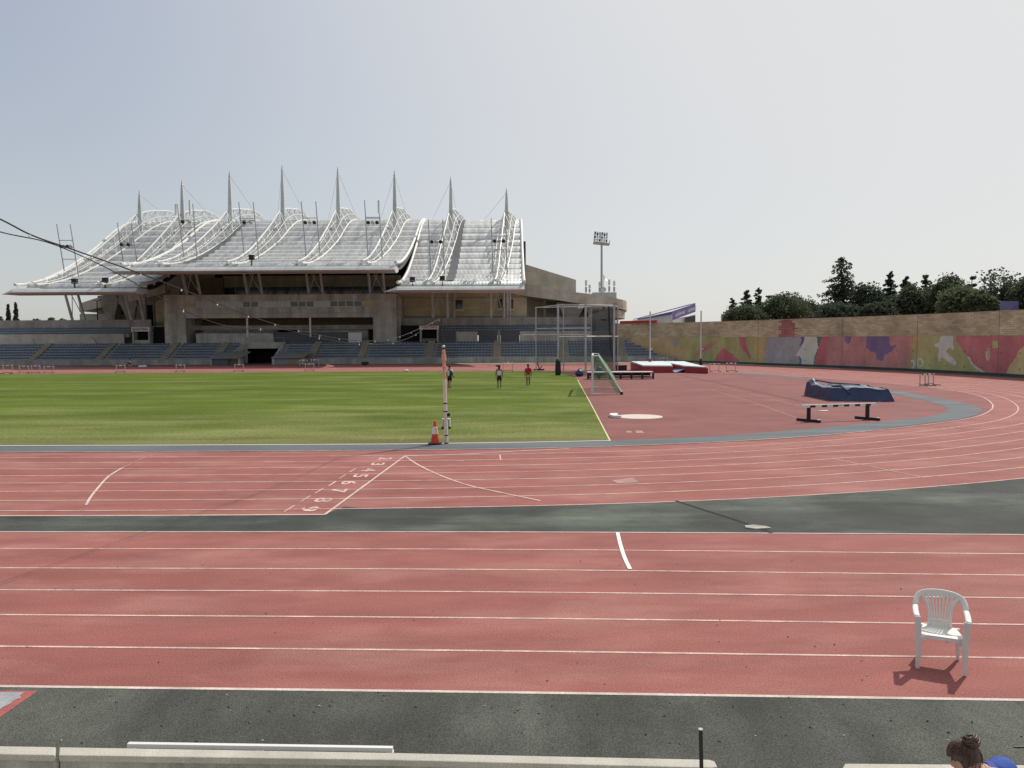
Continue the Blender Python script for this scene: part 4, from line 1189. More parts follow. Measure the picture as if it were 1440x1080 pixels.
mb = MB(); wall_strip(mb, 9, 46, 0.0, .02, 2.0, 1.6); structure(mb.build('wall_verge', mat('pale_verge_rubber', (.27, .33, .27), .9, .2, .4), loc=(0, 0, 0)))
mb = MB()
for (a, b) in ((0.0, 0.0),):
    p0 = W(874, 452, 131.5); p1 = W(930, 451, 124)
mb.slab([(p0.x, 133.6, ZT + .06), (p1.x, 128.4, ZT + .06), (p1.x, 128.4, ZT + .5), (p0.x, 133.6, ZT + .5)], (.3, .4, 0))
mb.build('red_coping_board', M['redp'], wall)

# ================================================================== FAR THINGS
# tall floodlight mast
b = W(846, 411, 200); root = T('floodlight_mast', 'tall grey floodlight mast with a tilted lamp bank behind the right ramp', 'floodlight mast', (b.x, 200, 0))
zt = W(846, 342, 200).z
mb = MB(); mb.tube((b.x, 200, 0), (b.x, 200, zt), .36, .26, n=10); mb.build('pole', M['metal'], root)
hx = MB()
c = Vector((b.x - .3, 199.6, W(846, 335, 200).z)); Q = Matrix.Translation(c) @ Matrix.Rotation(R(6), 4, 'Y') @ Matrix.Rotation(R(-18), 4, 'X')
for zz in (-1.15, -.4, .4, 1.15): hx.box(-1.75, 1.75, -.06, .06, zz - .06, zz + .06)
for xx in (-1.7, 0, 1.7): hx.box(xx - .05, xx + .05, .07, .15, -1.2, 1.2)
hx.box(-1.8, 2.4, -.5, .9, -1.55, -1.4); hx.box(2.3, 2.4, -.4, .8, -1.4, -.5)
hx.xf(Q); hd = hx.build('lamp_frame', M['metal'], root)
for zz in (-.78, 0, .78, 1.3):
    for k in range(6):
        l = MB(); l.box(-1.68 + k * .6, -1.28 + k * .6, -.35, -.07, zz - .22, zz + .2); l.xf(Q); l.build('lamp', M['fascia'] if (k + int(zz * 3)) % 3 else M['black'], root)
# antennas on the ramp roof
def antenna(px, y0, y1, label):
    Y = 144.0; a, b_ = W(px, y0, Y), W(px, y1, Y)
    r_ = T('antenna_post', label, 'antenna', (b_.x, Y, b_.z), 0, 'phone antennas on the ramp roof')
    mb = MB(); mb.tube((b_.x, Y, b_.z - .2), (b_.x, Y, a.z), .05); mb.build('post', M['metal'], r_)
    h = a.z - b_.z
    mb = MB(); mb.box(b_.x - .19, b_.x + .19, Y - .3, Y - .06, b_.z + h * .55, a.z - .1); mb.build('panel', M['whitep'], r_)
    mb = MB(); mb.box(b_.x - .17, b_.x + .17, Y - .28, Y - .06, b_.z + h * .05, b_.z + h * .45); mb.build('lower_panel', M['metal'], r_)
for px, y0, y1, lab in ((824, 393.5, 412, 'leftmost roof antenna with a short white panel on the right ramp'), (829, 400, 411.5, 'low thin roof antenna with small dark box on the right ramp'),
                        (843, 396, 411, 'roof antenna just left of the tall floodlight mast'), (856.5, 392.5, 411, 'tall roof antenna to the right of the white dish'), (863.5, 394.5, 411, 'rightmost roof antenna at the end of the plant box')):
    antenna(px, y0, y1, lab)
def dish(px, py, r, rot, label):
    c = W(px, py, 143.6); r_ = T('satellite_dish', label, 'satellite dish', (c.x, 143.6, W(px, 411, 143.6).z))
    mb = MB(); mb.lathe((0, 0, 0), [(.02, 0), (r * .5, .06), (r, .25), (r * .98, .28), (r * .5, .1), (.02, .04)], 16); mb.xf(Matrix.Translation(c) @ rot); mb.build('reflector', M['whitep'], r_)
    mb = MB(); mb.tube((c.x, 143.6, r_.location.z - .2), c, .05); mb.build('mount', M['metal'], r_)
dish(849, 391.5, .75, Matrix.Rotation(R(60), 4, 'Y') @ Matrix.Rotation(R(20), 4, 'X'), 'white dish tilted edge on above the ramp roof')
dish(848.5, 407.5, .5, Matrix.Rotation(R(85), 4, 'X'), 'small grey dish facing the field low on the ramp roof')
# stadium end building with purple banners
Yb = 220.0
def wp(px, py, Y=Yb): return W(px, py, Y)
eb = T('banner_building', 'distant stand end with sloping roof and purple lettered banners above the wall', 'building', (wp(940, 450).x, Yb, 0))
mb = MB()
A = [wp(905, 452), wp(946, 452, 216), wp(946, 443, 216), wp(905, 446)]
zb = 0
def prism_to_ground(pts, dep, m, name):
    mb = MB(); p = [Vector(q) for q in pts]
    mb.slab([Vector((p[0].x, p[0].y, 0)), Vector((p[-1].x, p[-1].y, 0))] + [p[-1]] + p[1:-1][::-1] + [p[0]], (0, dep, 0)); return mb.build(name, m, eb)
L0, L1 = wp(897, 451), wp(945, 438, 216); R0, R1 = wp(946, 437, 216), wp(978, 427, 220)
prism_to_ground([wp(897, 449.4), wp(945, 441.8, 216)], 10, M['fascia'], 'left_wall')
prism_to_ground([wp(946, 451, 216), wp(978, 442, 220)], 10, M['whitep'], 'right_wall')
bl = MB(); bl.slab([wp(897, 449.5), wp(945, 442, 215.9), wp(945, 438, 215.9), wp(897, 448.4)], (0, .8, 0)); db = bl.build('dark_banner', M['purpled'], eb)
pts = [wp(946, 450, 215.9), wp(978, 438.5, 219.9), wp(978, 427, 219.9), wp(946, 437.5, 215.9)]
bl = MB(); bl.slab(pts, (0, .8, 0)); lb = bl.build('lit_banner', M['purple'], eb)
bl = MB(); bl.slab([wp(897, 448.4), wp(978, 427, 219.9), wp(978, 426.2, 219.9), wp(897, 447.8)], (0, 9, 0)); bl.build('roof_edge', M['purpled'], eb)
ex = (pts[1] - pts[0]).normalized(); ey = Vector((-ex.z * .0, 0, 1))
tl = MB()
for f, t, w in ((.33, 'cablenet', .44), (.84, 'cablenet', .38)):
    c = (pts[0].lerp(pts[1], f) + pts[3].lerp(pts[2], f)) / 2 + Vector((0, -.06, 0)); text_on(tl, t, c, ex, ey, 1, fit=((pts[1] - pts[0]).length * w, 1.15))
tl.build('banner_lettering', M['whitep'], lb)
tl = MB(); p0, p1 = wp(897, 449.3), wp(945, 440.4, 215.9); ex2 = (p1 - p0).normalized()
for f in (.47, .82): text_on(tl, 'cablenet', p0.lerp(p1, f) + Vector((0, -.12, .0)), ex2, ey, 1, fit=(2.6, .8))
tl.build('banner_lettering', M['purple'], db)
mb = MB(); p0 = wp(963, 446, 217.5); p1 = wp(977.5, 443, 219); mb.slab([(p0.x, p0.y - .4, p0.z - 2), (p1.x, p1.y - .4, p1.z - 2), (p1.x, p1.y - .4, p1.z - .1), (p0.x, p0.y - .4, p0.z - .1)], (0, .2, 0)); mb.build('window', M['glassd'], eb)
# small banner board on the wall at the right, purple blue
p0 = W(1408, 423.5, 82); p1 = W(1432, 437, 82)
bd = T('banner_board', 'blue grey lettered board standing behind the wall before the large open tree', 'board', ((p0.x + p1.x) / 2, 82, 0))
mb = MB(); mb.box(p0.x, p1.x, 82, 82.1, p1.z - .3, p0.z); mb.build('panel', mat('faded_blue_panel', (.11, .13, .25), .6, .1, 1), bd)
mb = MB(); zc = (p0.z + p1.z) / 2; mb.slab([(p1.x - .9, 81.98, p1.z), (p1.x, 81.98, p1.z), (p1.x, 81.98, zc + .3)], (0, .015, 0)); mb.build('corner_patch', M['purpled'], bd)
mb = MB()
for x in (p0.x + .1, p1.x - .1): mb.box(x - .05, x + .05, 82.11, 82.2, 0, p0.z)
mb.build('post', M['metal'], bd)
# lamp posts on the parapet (left)
def twin_lamp(px, yt, label):
    Y = 137.6; a = W(px, yt, Y); z0 = 6.6
    r_ = T('street_lamp', label, 'lamp post', (a.x, Y, z0), 0, 'twin lamp posts beside the left ramp')
    mb = MB(); mb.tube((a.x, Y, z0), (a.x, Y, a.z - .15), .12, .09); mb.build('pole', M['black'], r_)
    for s in (-1, 1):
        mb = MB(); mb.bar((a.x, Y, a.z - .15), (a.x + s * .85, Y, a.z + .12), .18, .1); mb.build('lamp_head', M['black'], r_)
twin_lamp(136.3, 422.3, 'black twin headed lamp post below the end of the left ramp')
twin_lamp(217.3, 422.3, 'black twin headed lamp post by the dark door left of the concrete box')

# ================================================================== TREES
LEAF_R = random.Random(21)
def tree(name, label, cat, px, pyt, Y, wpx, kind, mat_, pyb=None, group='trees behind the mural wall', leaf=.38, dens=3.4):
    rnd = LEAF_R
    top = W(px, pyt, Y); w = wpx / 1081 * Y / 2; H = top.z
    x0 = top.x
    root = T(name, label, cat, (x0, Y, 0), 0, group)
    zbase = 3.5 if H > 9 else .5
    if kind == 'cypress': zbase = .5
    tr = MB(); tr.path([(x0, Y, 0), (x0 + .1, Y, H * .5), (x0, Y, H * .96)], [.03 * H ** .9 if H > 6 else .14, .018 * H, .02], 7)
    lf = MB()
    def clump(c, r, n, flat=.7):
        for _ in range(n):
            d = Vector((rnd.gauss(0, 1), rnd.gauss(0, 1), rnd.gauss(0, flat))); d = d.normalized() * r * rnd.random() ** .45
            d.z *= flat
            p = c + d; s = leaf * rnd.uniform(.5, 1.25)
            a = Vector((rnd.gauss(0, 1), rnd.gauss(0, 1), rnd.gauss(0, .7))).normalized(); b_ = a.cross(Vector((rnd.gauss(0, 1), rnd.gauss(0, 1), rnd.gauss(0, 1)))).normalized()
            lf.add([p - a * s * .5, p + b_ * s * .42, p + a * s * .5, p - b_ * s * .42], [(0, 1, 2, 3)])
    hh = H - zbase
    if kind == 'conifer':
        k = int(hh / .42)
        for i in range(k):
            t = i / k; z_ = zbase + hh * t
            r_ = w * 1.45 * (1 - t) ** .82 * rnd.uniform(.70, 1.15) + .14
            nb = max(3, int(7 * (1 - t) + 2))
            a0 = rnd.uniform(0, 6.3)
            for j in range(nb):
                a = a0 + j * 6.283 / nb + rnd.uniform(-.35, .35); rr = r_ * rnd.uniform(.65, 1.15)
                e = Vector((x0 + rr * math.cos(a), Y + rr * math.sin(a), z_ + rr * rnd.uniform(-.30, .12) + rnd.uniform(-.45, .45)))
                if rr > 1.2: tr.tube((x0, Y, z_ - .1), e, .05, .015, n=4)
                m_ = max(1, int(rr / .8))
                for q in range(m_ + 1):
                    f = (q + .6) / (m_ + .6); c = Vector((x0, Y, z_)).lerp(e, f); cr2 = .08 + .075 * w + .30 * (1 - t); clump(c, cr2, int((3 + 46 * cr2 * cr2) * dens), .8)
        clump(Vector((x0, Y, H - .35)), .16, 12, 2.6)
    elif kind == 'cypress':
        k = int(hh / .5)
        for i in range(k):
            t = i / k; r_ = w * min(1, (t + .12) * 3.0, (1.02 - t) * 1.9); z_ = zbase + hh * t
            for j in range(5):
                a = rnd.uniform(0, 6.3); rr = r_ * rnd.uniform(.3, .85); clump(Vector((x0 + rr * math.cos(a), Y + rr * math.sin(a), z_)), max(.25, r_ * .45), int(9 * dens), 1.5)
    elif kind == 'sparse':
        k = int(hh / 1.05)
        for i in range(k):
            t = i / k; z_ = zbase + hh * t; r_ = w * (1 - t * .75) * rnd.uniform(.75, 1.15)
            for j in range(6):
                a = rnd.uniform(0, 6.3); e = Vector((x0 + r_ * math.cos(a), Y + r_ * math.sin(a), z_ + .25)); tr.tube((x0, Y, z_), e, .05, .02, n=4)
                for f in (.35, .7, 1.0): clump(Vector((x0, Y, z_)).lerp(e, f), .26, int(10 * dens), .5)
    else:  # round or open broadleaf crowns
        open_ = kind == 'open'
        cz = zbase + hh * (.55 if not open_ else .55); rz = H - cz; n = int((62 if open_ else 70) * dens)
        for i in range(n):
            d = Vector((rnd.gauss(0, 1), rnd.gauss(0, 1), rnd.gauss(0, 1))).normalized()
            if d.z < -.75: d.z *= .5
            q = (rnd.random() ** .33 if open_ else rnd.random() ** .2) * rnd.uniform(.82, .98)
            c = Vector((x0 + d.x * w * q, Y + d.y * w * q, cz + d.z * rz * q))
            if kind == 'dome': c.z = cz + abs(d.z) * rz * q * .95 - (0 if d.z > -.2 else rz * .9 * rnd.random())
            clump(c, (w + rz) * (rnd.uniform(.13, .24) if open_ else rnd.uniform(.10, .18)), int((40 if open_ else 52) * rnd.uniform(.7, 1.2)), .8)
            if i % 3 == 0: tr.tube((x0, Y, max(zbase * .6, c.z - 1.5 - rz * .5)), c, .09, .02, n=4)
    tr.build('trunk', M['bark'], root)
    lf.build('crown', mat_, root)
    return root
LD, LM, LL = M['leafd'], M['leafm'], M['leafl']
tree('conifer_tree', 'short conifer at the left end of the trees, its foot hidden by the wall', 'tree', 1030, 419, 150, 22, 'conifer', LD)
tree('conifer_tree', 'dark twin topped conifer above the low hedge like tree near the left end', 'tree', 1050, 408, 152, 30, 'conifer', LD)
tree('conifer_tree', 'narrow conifer with sharp tip just left of the big round pine', 'tree', 1067, 404, 154, 22, 'conifer', LD)
tree('conifer_tree', 'thin pale topped conifer peeping over the shoulder of the big round pine', 'tree', 1082, 411, 156, 18, 'sparse', LD)
tree('pine_tree', 'low wide bushy tree under the small conifers left of the round pine', 'tree', 1048, 427, 146, 62, 'dome', LM)
tree('pine_tree', 'big dense round headed pine above the red patch of the wall', 'tree', 1105, 410, 148, 72, 'dome', LM)
tree('broadleaf_tree', 'small loose tree in the gap between round pine and tall conifer', 'tree', 1140, 422, 150, 22, 'open', LD)
tree('conifer_tree', 'tallest conifer, a broad dark spire high above the mural wall', 'tree', 1184, 361, 126, 76, 'conifer', LD, dens=1.25)
tree('conifer_tree', 'conifer with ragged crown leaning on the right side of the tallest spire', 'tree', 1222, 396, 122, 46, 'open', LD)
tree('conifer_tree', 'second tallest conifer with pointed tip right of the ragged crown', 'tree', 1252, 383, 124, 34, 'conifer', LD)
tree('conifer_tree', 'blunt conifer between the two spiky tops in mid row', 'tree', 1274, 389, 122, 36, 'conifer', LD)
tree('broadleaf_tree', 'rounded mid green tree below the blunt conifer', 'tree', 1282, 401, 116, 52, 'round', LM)
tree('conifer_tree', 'slender conifer with a bare spiky leader above the mid green trees', 'tree', 1302, 387, 120, 30, 'conifer', LM)
tree('broadleaf_tree', 'dark rounded tree left of the pale olive tree', 'tree', 1333, 388, 112, 62, 'round', LM)
tree('broadleaf_tree', 'pale olive green bushy tree low in front of the sparse pine', 'tree', 1352, 402, 104, 62, 'round', LL)
tree('araucaria_tree', 'sparse pine with open whorled branches against the sky', 'tree', 1367, 382, 118, 22, 'sparse', LD)
tree('broadleaf_tree', 'small green tree filling the foot of the sparse pine', 'tree', 1380, 408, 100, 44, 'round', LM)
tree('broadleaf_tree', 'large round open crowned tree behind the blue grey board', 'tree', 1412, 374, 104, 74, 'open', LD, dens=1.5)
tree('broadleaf_tree', 'dark tree cut by the right edge of the photo', 'tree', 1452, 386, 100, 60, 'round', LM)
tree('broadleaf_tree', 'low dark bush behind the wall under the ragged conifer', 'tree', 1235, 424, 112, 60, 'dome', LD)
tree('broadleaf_tree', 'low dark bush at the foot of the tallest spire', 'tree', 1180, 424, 116, 66, 'dome', LD)
for px, pt, lab in ((11, 427, 'left one of the two thin dark cypresses beyond the stand'), (21.5, 424.5, 'taller right one of the two thin dark cypresses beyond the stand')):
    tree('cypress_tree', lab, 'tree', px, pt, 230, 9.5, 'cypress', LD, group='cypresses beyond the stand', leaf=.7, dens=1.4)
for px, pt, wd, lab in ((52, 447.5, 13, 'lowest grey green tree on the far left horizon beside the cypresses'), (72, 446.5, 15, 'rounded tree in the middle of the far left horizon row'), (88, 444.8, 14, 'tallest tree of the far left horizon row, next to the roof posts'), (-1, 446, 12, 'tree on the horizon cut by the left edge of the photo')):
    tree('distant_tree', lab, 'tree', px, pt, 330, wd, 'round', LM, group='trees on the far left horizon', leaf=1.2, dens=.8)
# ================================================================== EQUIPMENT
# ---- throwing cage
cg = T('throwing_cage', 'tall galvanised throwing cage hung with dark netting at the end of the turf', 'throwing cage', (8, 88, 0))
PT = {'p1': G(754, 521.4), 'p6': G(792.5, 521.6), 'p7': G(832, 521.0), 'p5': G(868.5, 524.5), 'p4': G(863.5, 526.5), 'p3': G(823.5, 527.6), 'p2': G(785, 527.8)}
TP = {'p1': (753.8, 431.5), 'p6': (792.6, 430.5), 'p7': (832.5, 430.5), 'p5': (868, 430), 'p4': (863.5, 428.3), 'p3': (823.3, 427.8), 'p2': (784, 427.8)}
tops = {}
for k, b in PT.items():
    t = W(*TP[k], b.y); tops[k] = Vector((b.x, b.y, t.z))
    mb = MB(); mb.tube(b, tops[k], .115 if k in ('p2', 'p3', 'p4') else .075, n=8); mb.build('post', M['metal'], cg)
def rail(a, b, za, zb, r=.05):
    mb = MB(); mb.tube((PT[a].x, PT[a].y, za), (PT[b].x, PT[b].y, zb), r, n=6); mb.build('rail', M['metal'], cg)
for a, b in (('p2', 'p3'), ('p3', 'p4'), ('p1', 'p6'), ('p6', 'p7'), ('p7', 'p5'), ('p4', 'p5'), ('p1', 'p2')): rail(a, b, tops[a].z - .1, tops[b].z - .1)
zr = W(800, 473.5, PT['p2'].y).z
rail('p2', 'p3', zr, zr, .06); rail('p3', 'p4', zr, zr, .07); rail('p4', 'p5', zr, zr, .05)
zr2 = W(780, 462, PT['p1'].y).z
rail('p1', 'p6', zr2, zr2, .06); rail('p6', 'p7', zr2, zr2, .06)
def net(a, b, z0, z1, m, sag=.25, name='net'):
    mb = MB(); rows = []
    for j in range(9):
        f = j / 8; row = []
        for i in range(13):
            u = i / 12; p = PT[a].lerp(PT[b], u); s = sag * math.sin(u * math.pi * 3) * math.sin(f * math.pi)
            row.append(Vector((p.x + s * .4, p.y + s, z0 + (z1 - z0) * f - .18 * math.sin(u * math.pi * 4) ** 2 * f)))
        rows.append(row)
    mb.grid(rows); return mb.build(name, m, cg, smooth=True)
net('p1', 'p6', .6, tops['p1'].z - .9, M['lnet']); net('p6', 'p7', .6, tops['p6'].z - .8, M['lnet'])
net('p7', 'p5', .2, tops['p7'].z - .3, M['dnet'], .4); net('p7', 'p4', .3, tops['p7'].z - .5, M['dnet'], .5)
pts = [W(856, 431, 88), W(857, 455, 88), W(858.5, 480, 88), W(861, 500, 88), W(864, 512, 88), W(862, 525, 88)]
mb = MB(); mb.path(catmull(pts, 5), .11, 6); mb.build('gathered_net', M['black'], cg)
mb = MB(); p = PT['p2']; mb.lathe((p.x - .02, p.y - .02, 0), [(.28, 0), (.33, .4), (.30, 1.0), (.26, 1.55), (.14, 1.75)], 10); mb.build('rolled_net', M['black'], cg)
p0 = W(812.5, 427.5, 83.4); p1 = W(821.5, 433.8, 83.4); mb = MB(); mb.slab([(p0.x, 83.4, p1.z), (p1.x, 83.4, p1.z + .1), (p1.x + .05, 83.4, p0.z), (p0.x + .15, 83.4, p0.z)], (0, .05, 0)); mb.build('white_board', M['whitep'], cg)
# ---- goal
gb = G(833.3, 555.3); gb2 = Vector((gb.x + .80, gb.y + 7.4, 0)); gh = W(833.3, 499.5, gb.y).z
go = T('football_goal', 'white football goal with green net seen from its side', 'goal', gb[:])
mb = MB(); mb.box(gb.x - .08, gb.x + .06, gb.y - .06, gb.y + .06, 0, gh); mb.build('post', M['white'], go)
mb = MB(); mb.box(gb2.x - .06, gb2.x + .06, gb2.y - .06, gb2.y + .06, 0, gh); mb.build('post', M['white'], go)
mb = MB(); mb.bar((gb.x, gb.y, gh - .06), (gb2.x, gb2.y, gh - .06), .11, .11); mb.build('crossbar', M['white'], go)
rb = G(876.6, 555.8); dx = rb.x - gb.x; tx = W(841.8, 499.3, gb.y).x - gb.x
for q in (gb, gb2):
    mb = MB(); mb.path([(q.x, q.y, gh - .05), (q.x + tx, q.y, gh - .05), (q.x + dx, q.y, .07), (q.x, q.y, .07)], .042, 6); mb.build('side_frame', M['white'], go)
mb = MB(); mb.tube((gb.x + dx, gb.y, .07), (gb2.x + dx, gb2.y, .07), .045); mb.build('back_bar', M['metal'], go)
mb = MB(); mb.lathe((gb.x + dx - .05, gb.y - .03, 0), [(.10, 0), (.11, .1), (.1, .2)], 8); mb.build('wheel', M['black'], go)
mb = MB(); rows = []
for j in range(7):
    f = j / 6; x = gb.x + tx + (dx - tx) * f; z_ = (gh - .07) * (1 - f) + .06
    rows.append([Vector((x + .80 * i / 14 + .12 * math.sin(f * 3.1) + .05 * math.sin(i * 1.7), gb.y + .1 + 7.2 * i / 14, z_)) for i in range(15)])
mb.grid(rows)
for q in (gb2,):
    mb.poly([(q.x, q.y - .05, gh - .1), (q.x + tx, q.y - .05, gh - .1), (q.x + dx, q.y - .05, .08), (q.x, q.y - .05, .08)])
mb.build('net', M['gnet'], go)
# side net: an open band along the sloping bar only, as the photo shows
mb = MB(); mb.slab([(gb.x + tx - .2, gb.y + .06, gh - .14), (gb.x + tx, gb.y + .06, gh - .14), (gb.x + dx, gb.y + .06, .12), (gb.x + dx - .45, gb.y + .06, .12)], (0, .004, 0)); mb.build('side_net', M['gnet'], go)
# ---- long low bench stack by the cage
a, b = G(827, 533.6), G(918.5, 533.0)
bn = T('long_bench', 'long low dark framed bench with a pale top behind the goal', 'bench', a[:])
ax, bxx, by = a.x, b.x, a.y
mb = MB(); mb.box(ax, bxx, by, by + 1.2, .62, .72); mb.build('top_board', M['cream'], bn)
mb = MB(); mb.box(ax, bxx, by - .05, by + 1.2, .14, .24); mb.build('lower_shelf', M['black'], bn)
n = 6
for i in range(n + 1):
    x = ax + (bxx - ax) * i / n
    mb = MB(); mb.box(x - .09, x + .09, by + .02, by + .14, 0, .61); mb.build('leg', M['black'], bn)
mb = MB(); mb.box(ax + .1, bxx - .1, by + 1.0, by + 1.1, .3, .6); mb.build('back_rail', M['black'], bn)
def bag(px, py, w, h, m, label, Y=None):
    q = G(px, py); r_ = T('equipment_bag', label, 'bag', q[:])
    mb = MB(); mb.ball((q.x, q.y, h * .48), w / 2, w / 3, h * .52, 10, 7, fn=lambda d: 1 + .12 * math.sin(5 * d.x + 3 * d.z)); mb.build('body', m, r_, smooth=True)
    mb = MB(); mb.path([(q.x - w * .25, q.y, h * .9), (q.x, q.y, h * 1.18), (q.x + w * .25, q.y, h * .9)], .03, 5); mb.build('strap', M['black'], r_)
bag(815, 529.5, .9, .75, M['bluemat'], 'blue kit bag dropped left of the long bench')
bag(843, 529, .9, 1.05, M['bluemat'], 'blue upright kit bag behind the goal post')
q = G(808, 528.5); sb = T('white_bench', 'short white topped bench beside the cage posts', 'bench', (G(830, 528.5).x, q.y + 3, 0))
mb = MB(); x0, x1 = G(814, 526).x, G(850, 526).x; mb.box(x0, x1, q.y + 2.6, q.y + 3.1, .48, .56); mb.build('seat_board', M['whitep'], sb)
for x in (x0 + .2, x1 - .2):
    mb = MB(); mb.box(x - .05, x + .05, q.y + 2.65, q.y + 3.05, 0, .479); mb.build('leg', M['black'], sb)
q = G(873, 521.5); kb = T('equipment_box', 'dark green box standing on the track right of the cage', 'box', q[:])
mb = MB(); mb.box(q.x - .55, q.x + .75, q.y, q.y + .7, .05, .62); mb.build('body', M['mower'], kb, bevel=.03)
mb = MB(); mb.box(q.x - .57, q.x + .77, q.y - .02, q.y + .72, .621, .68); mb.build('lid', M['black'], kb)
q = G(757, 521); st = T('weight_sled', 'low black metal stand on the turf at the foot of the left cage post', 'stand', q[:])
mb = MB(); mb.box(q.x - .6, q.x + .75, q.y - .1, q.y + .1, .02, .2); mb.build('base', M['black'], st)
mb = MB(); mb.tube((q.x + .1, q.y, .2), (q.x - .1, q.y, 1.0), .06); mb.tube((q.x + .1, q.y, .2), (q.x + .5, q.y, .55), .06); mb.build('arm', M['black'], st)
# ---- pole vault bed and uprights
a, b = G(904, 524.5), G(995, 525.6); yb_ = a.y + 9.0
pv = T('landing_mat', 'red sided pole vault landing mat with white top and a notch', 'landing mat', ((a.x + b.x) / 2, a.y, 0))
fx = [a.x, a.x + 3.6, a.x + 4.25, a.x + 4.9, b.x]; ym = yb_ ; hz = .68
fr = [(a.x, a.y), (G(950, 525).x, a.y - .1), (G(959, 525).x, a.y + 4.5), (G(967, 525).x, a.y - .1), (b.x, a.y)]
def wobble(p, s=1): return Vector((p[0] + .05 * math.sin(p[1] * 3 + p[2] * 9), p[1] + .05 * math.sin(p[0] * 4), p[2] + (.035 * math.sin(p[0] * 3.1 + p[1] * 2.3) + .026 * (p[1] - a.y)) * (1 if p[2] > .3 else 0)))
mb = MB()
left = [(a.x, a.y), (fr[1][0], fr[1][1]), (fr[2][0], fr[2][1]), (fr[2][0], ym), (a.x, ym)]
right = [(fr[2][0] + .01, fr[2][1]), (fr[3][0], fr[3][1]), (b.x, b.y), (b.x, ym), (fr[2][0] + .01, ym)]
for pl in (left, right): mb.prism(pl, .02, hz)
mb.v = [wobble(p) for p in mb.v]
mb.build('side_cover', M['redvinyl'], pv)
mb = MB()
for pl in (left, right):
    cx = sum(p[0] for p in pl) / 5; cy = sum(p[1] for p in pl) / 5
    mb.prism([(cx + (p[0] - cx) * .97, cy + (p[1] - cy) * .97) for p in pl], hz + .03, hz + .16)
mb.v = [wobble(p) for p in mb.v]
mb.build('top_cover', M['whitemat'], pv)
mb = MB(); c = fr[2]
mb.poly([(fr[1][0] - .9, fr[1][1] - .02, hz + .02), (fr[1][0] + .25, fr[1][1] - .05, .05), (c[0] + .1, c[1], .3), (c[0], c[1] + 2, hz + .22)]); mb.poly([(fr[1][0] + .25, fr[1][1] - .05, .05), (fr[3][0] + .9, fr[3][1] - .02, hz + .02), (c[0], c[1] + 2, hz + .22), (c[0] + .1, c[1], .3)])
mb.build('notch_cover', M['bluevinyl'], pv)
for px, yb2, yt, lab in ((914, 520.4, 438, 'left grey pole vault upright at the back of the red mat'), (985.3, 520.8, 437, 'right grey pole vault upright at the back of the red mat')):
    q = G(px, yb2); z1 = W(px, yt, q.y).z
    up = T('vault_upright', lab, 'upright', q[:], 0, 'pole vault uprights')
    mb = MB(); mb.tube((q.x, q.y, .1), (q.x, q.y, z1), .085, n=8); mb.build('post', M['fascia'], up)
    mb = MB(); mb.box(q.x - .5, q.x + .5, q.y - .25, q.y + .25, .01, .12); mb.build('base', M['black'], up)
    mb = MB(); z2 = W(px, 492.5, q.y).z; mb.tube((q.x, q.y, z2), (q.x + .32, q.y, z2 + .22), .03); mb.build('bar_peg', M['whitep'], up)
    mb = MB(); mb.lathe((q.x, q.y, .1), [(.2, 0), (.22, .3), (.18, 1.1), (.1, 1.3)], 8); mb.build('post_pad', M['redvinyl'] if px < 950 else M['black'], up)
# ---- mower / cart in the far corner
q = G(974, 508.6); cr = T('utility_cart', 'dark green utility cart parked against the mural wall', 'cart', q[:])
mb = MB(); mb.box(q.x - 1.1, q.x + 1.2, q.y - .6, q.y + .6, .35, .75); mb.box(q.x - .5, q.x + 1.1, q.y - .55, q.y + .55, .751, .95); mb.build('body', M['mower'], cr, bevel=.06)
for dx_, dy_ in ((-.7, -.65), (.8, -.65), (-.7, .65), (.8, .65)):
    mb = MB(); mb.lathe((0, 0, -.09), [(.28, 0), (.32, .03), (.32, .15), (.28, .18)], 12); mb.xf(Matrix.Translation((q.x + dx_, q.y + dy_, .32)) @ Matrix.Rotation(R(90), 4, 'X')); mb.build('wheel', M['black'], cr)
mb = MB(); mb.box(q.x - .35, q.x + .15, q.y - .3, q.y + .3, .951, 1.15); mb.box(q.x - .95, q.x - .6, q.y - .25, q.y + .25, .751, 1.2); mb.build('seat', M['black'], cr)
q = G(907, 508); fl = T('flag_pole', 'small white furled flag leaning by the front wall of the terrace', 'flag', q[:])
mb = MB(); mb.tube((q.x + .1, q.y, 0), (q.x - .15, q.y, 1.75), .03); mb.build('pole', M['metal'], fl)
mb = MB(); mb.path([(q.x - .14, q.y - .02, 1.7), (q.x - .05, q.y - .05, 1.1), (q.x + .12, q.y - .05, .45)], [.03, .12, .15], 6); mb.build('cloth', M['whitep'], fl)

# ---- hurdles
def hurdle(w=1.2, h=.95, board='whitep', patches=True):
    r_ = T('hurdle', '', 'hurdle')
    for s in (-1, 1):
        mb = MB(); mb.box(s * (w / 2 - .05) - .03, s * (w / 2 - .05) + .03, -.03, .03, .05, h - .02); mb.build('upright', M['metal'], r_)
        mb = MB(); mb.box(s * (w / 2 - .05) - .035, s * (w / 2 - .05) + .035, -.65, .05, .01, .06); mb.build('foot', M['black'], r_)
    mb = MB(); mb.box(-w / 2, w / 2, -.055, -.031, h - .1, h); bd_ = mb.build('top_board', M[board], r_)
    if patches:
        mb = MB()
        for x in (-.3, .3): mb.box(x * w / 1.2 - .08, x * w / 1.2 + .08, -.06, -.0555, h - .097, h - .003)
        mb.build('board_stripe', M['black'], bd_)
    mb = MB(); mb.box(-w / 2 + .08, w / 2 - .08, -.02, .02, .10, .14); mb.build('lower_bar', M['black'], r_)
    return r_
hp = hurdle()
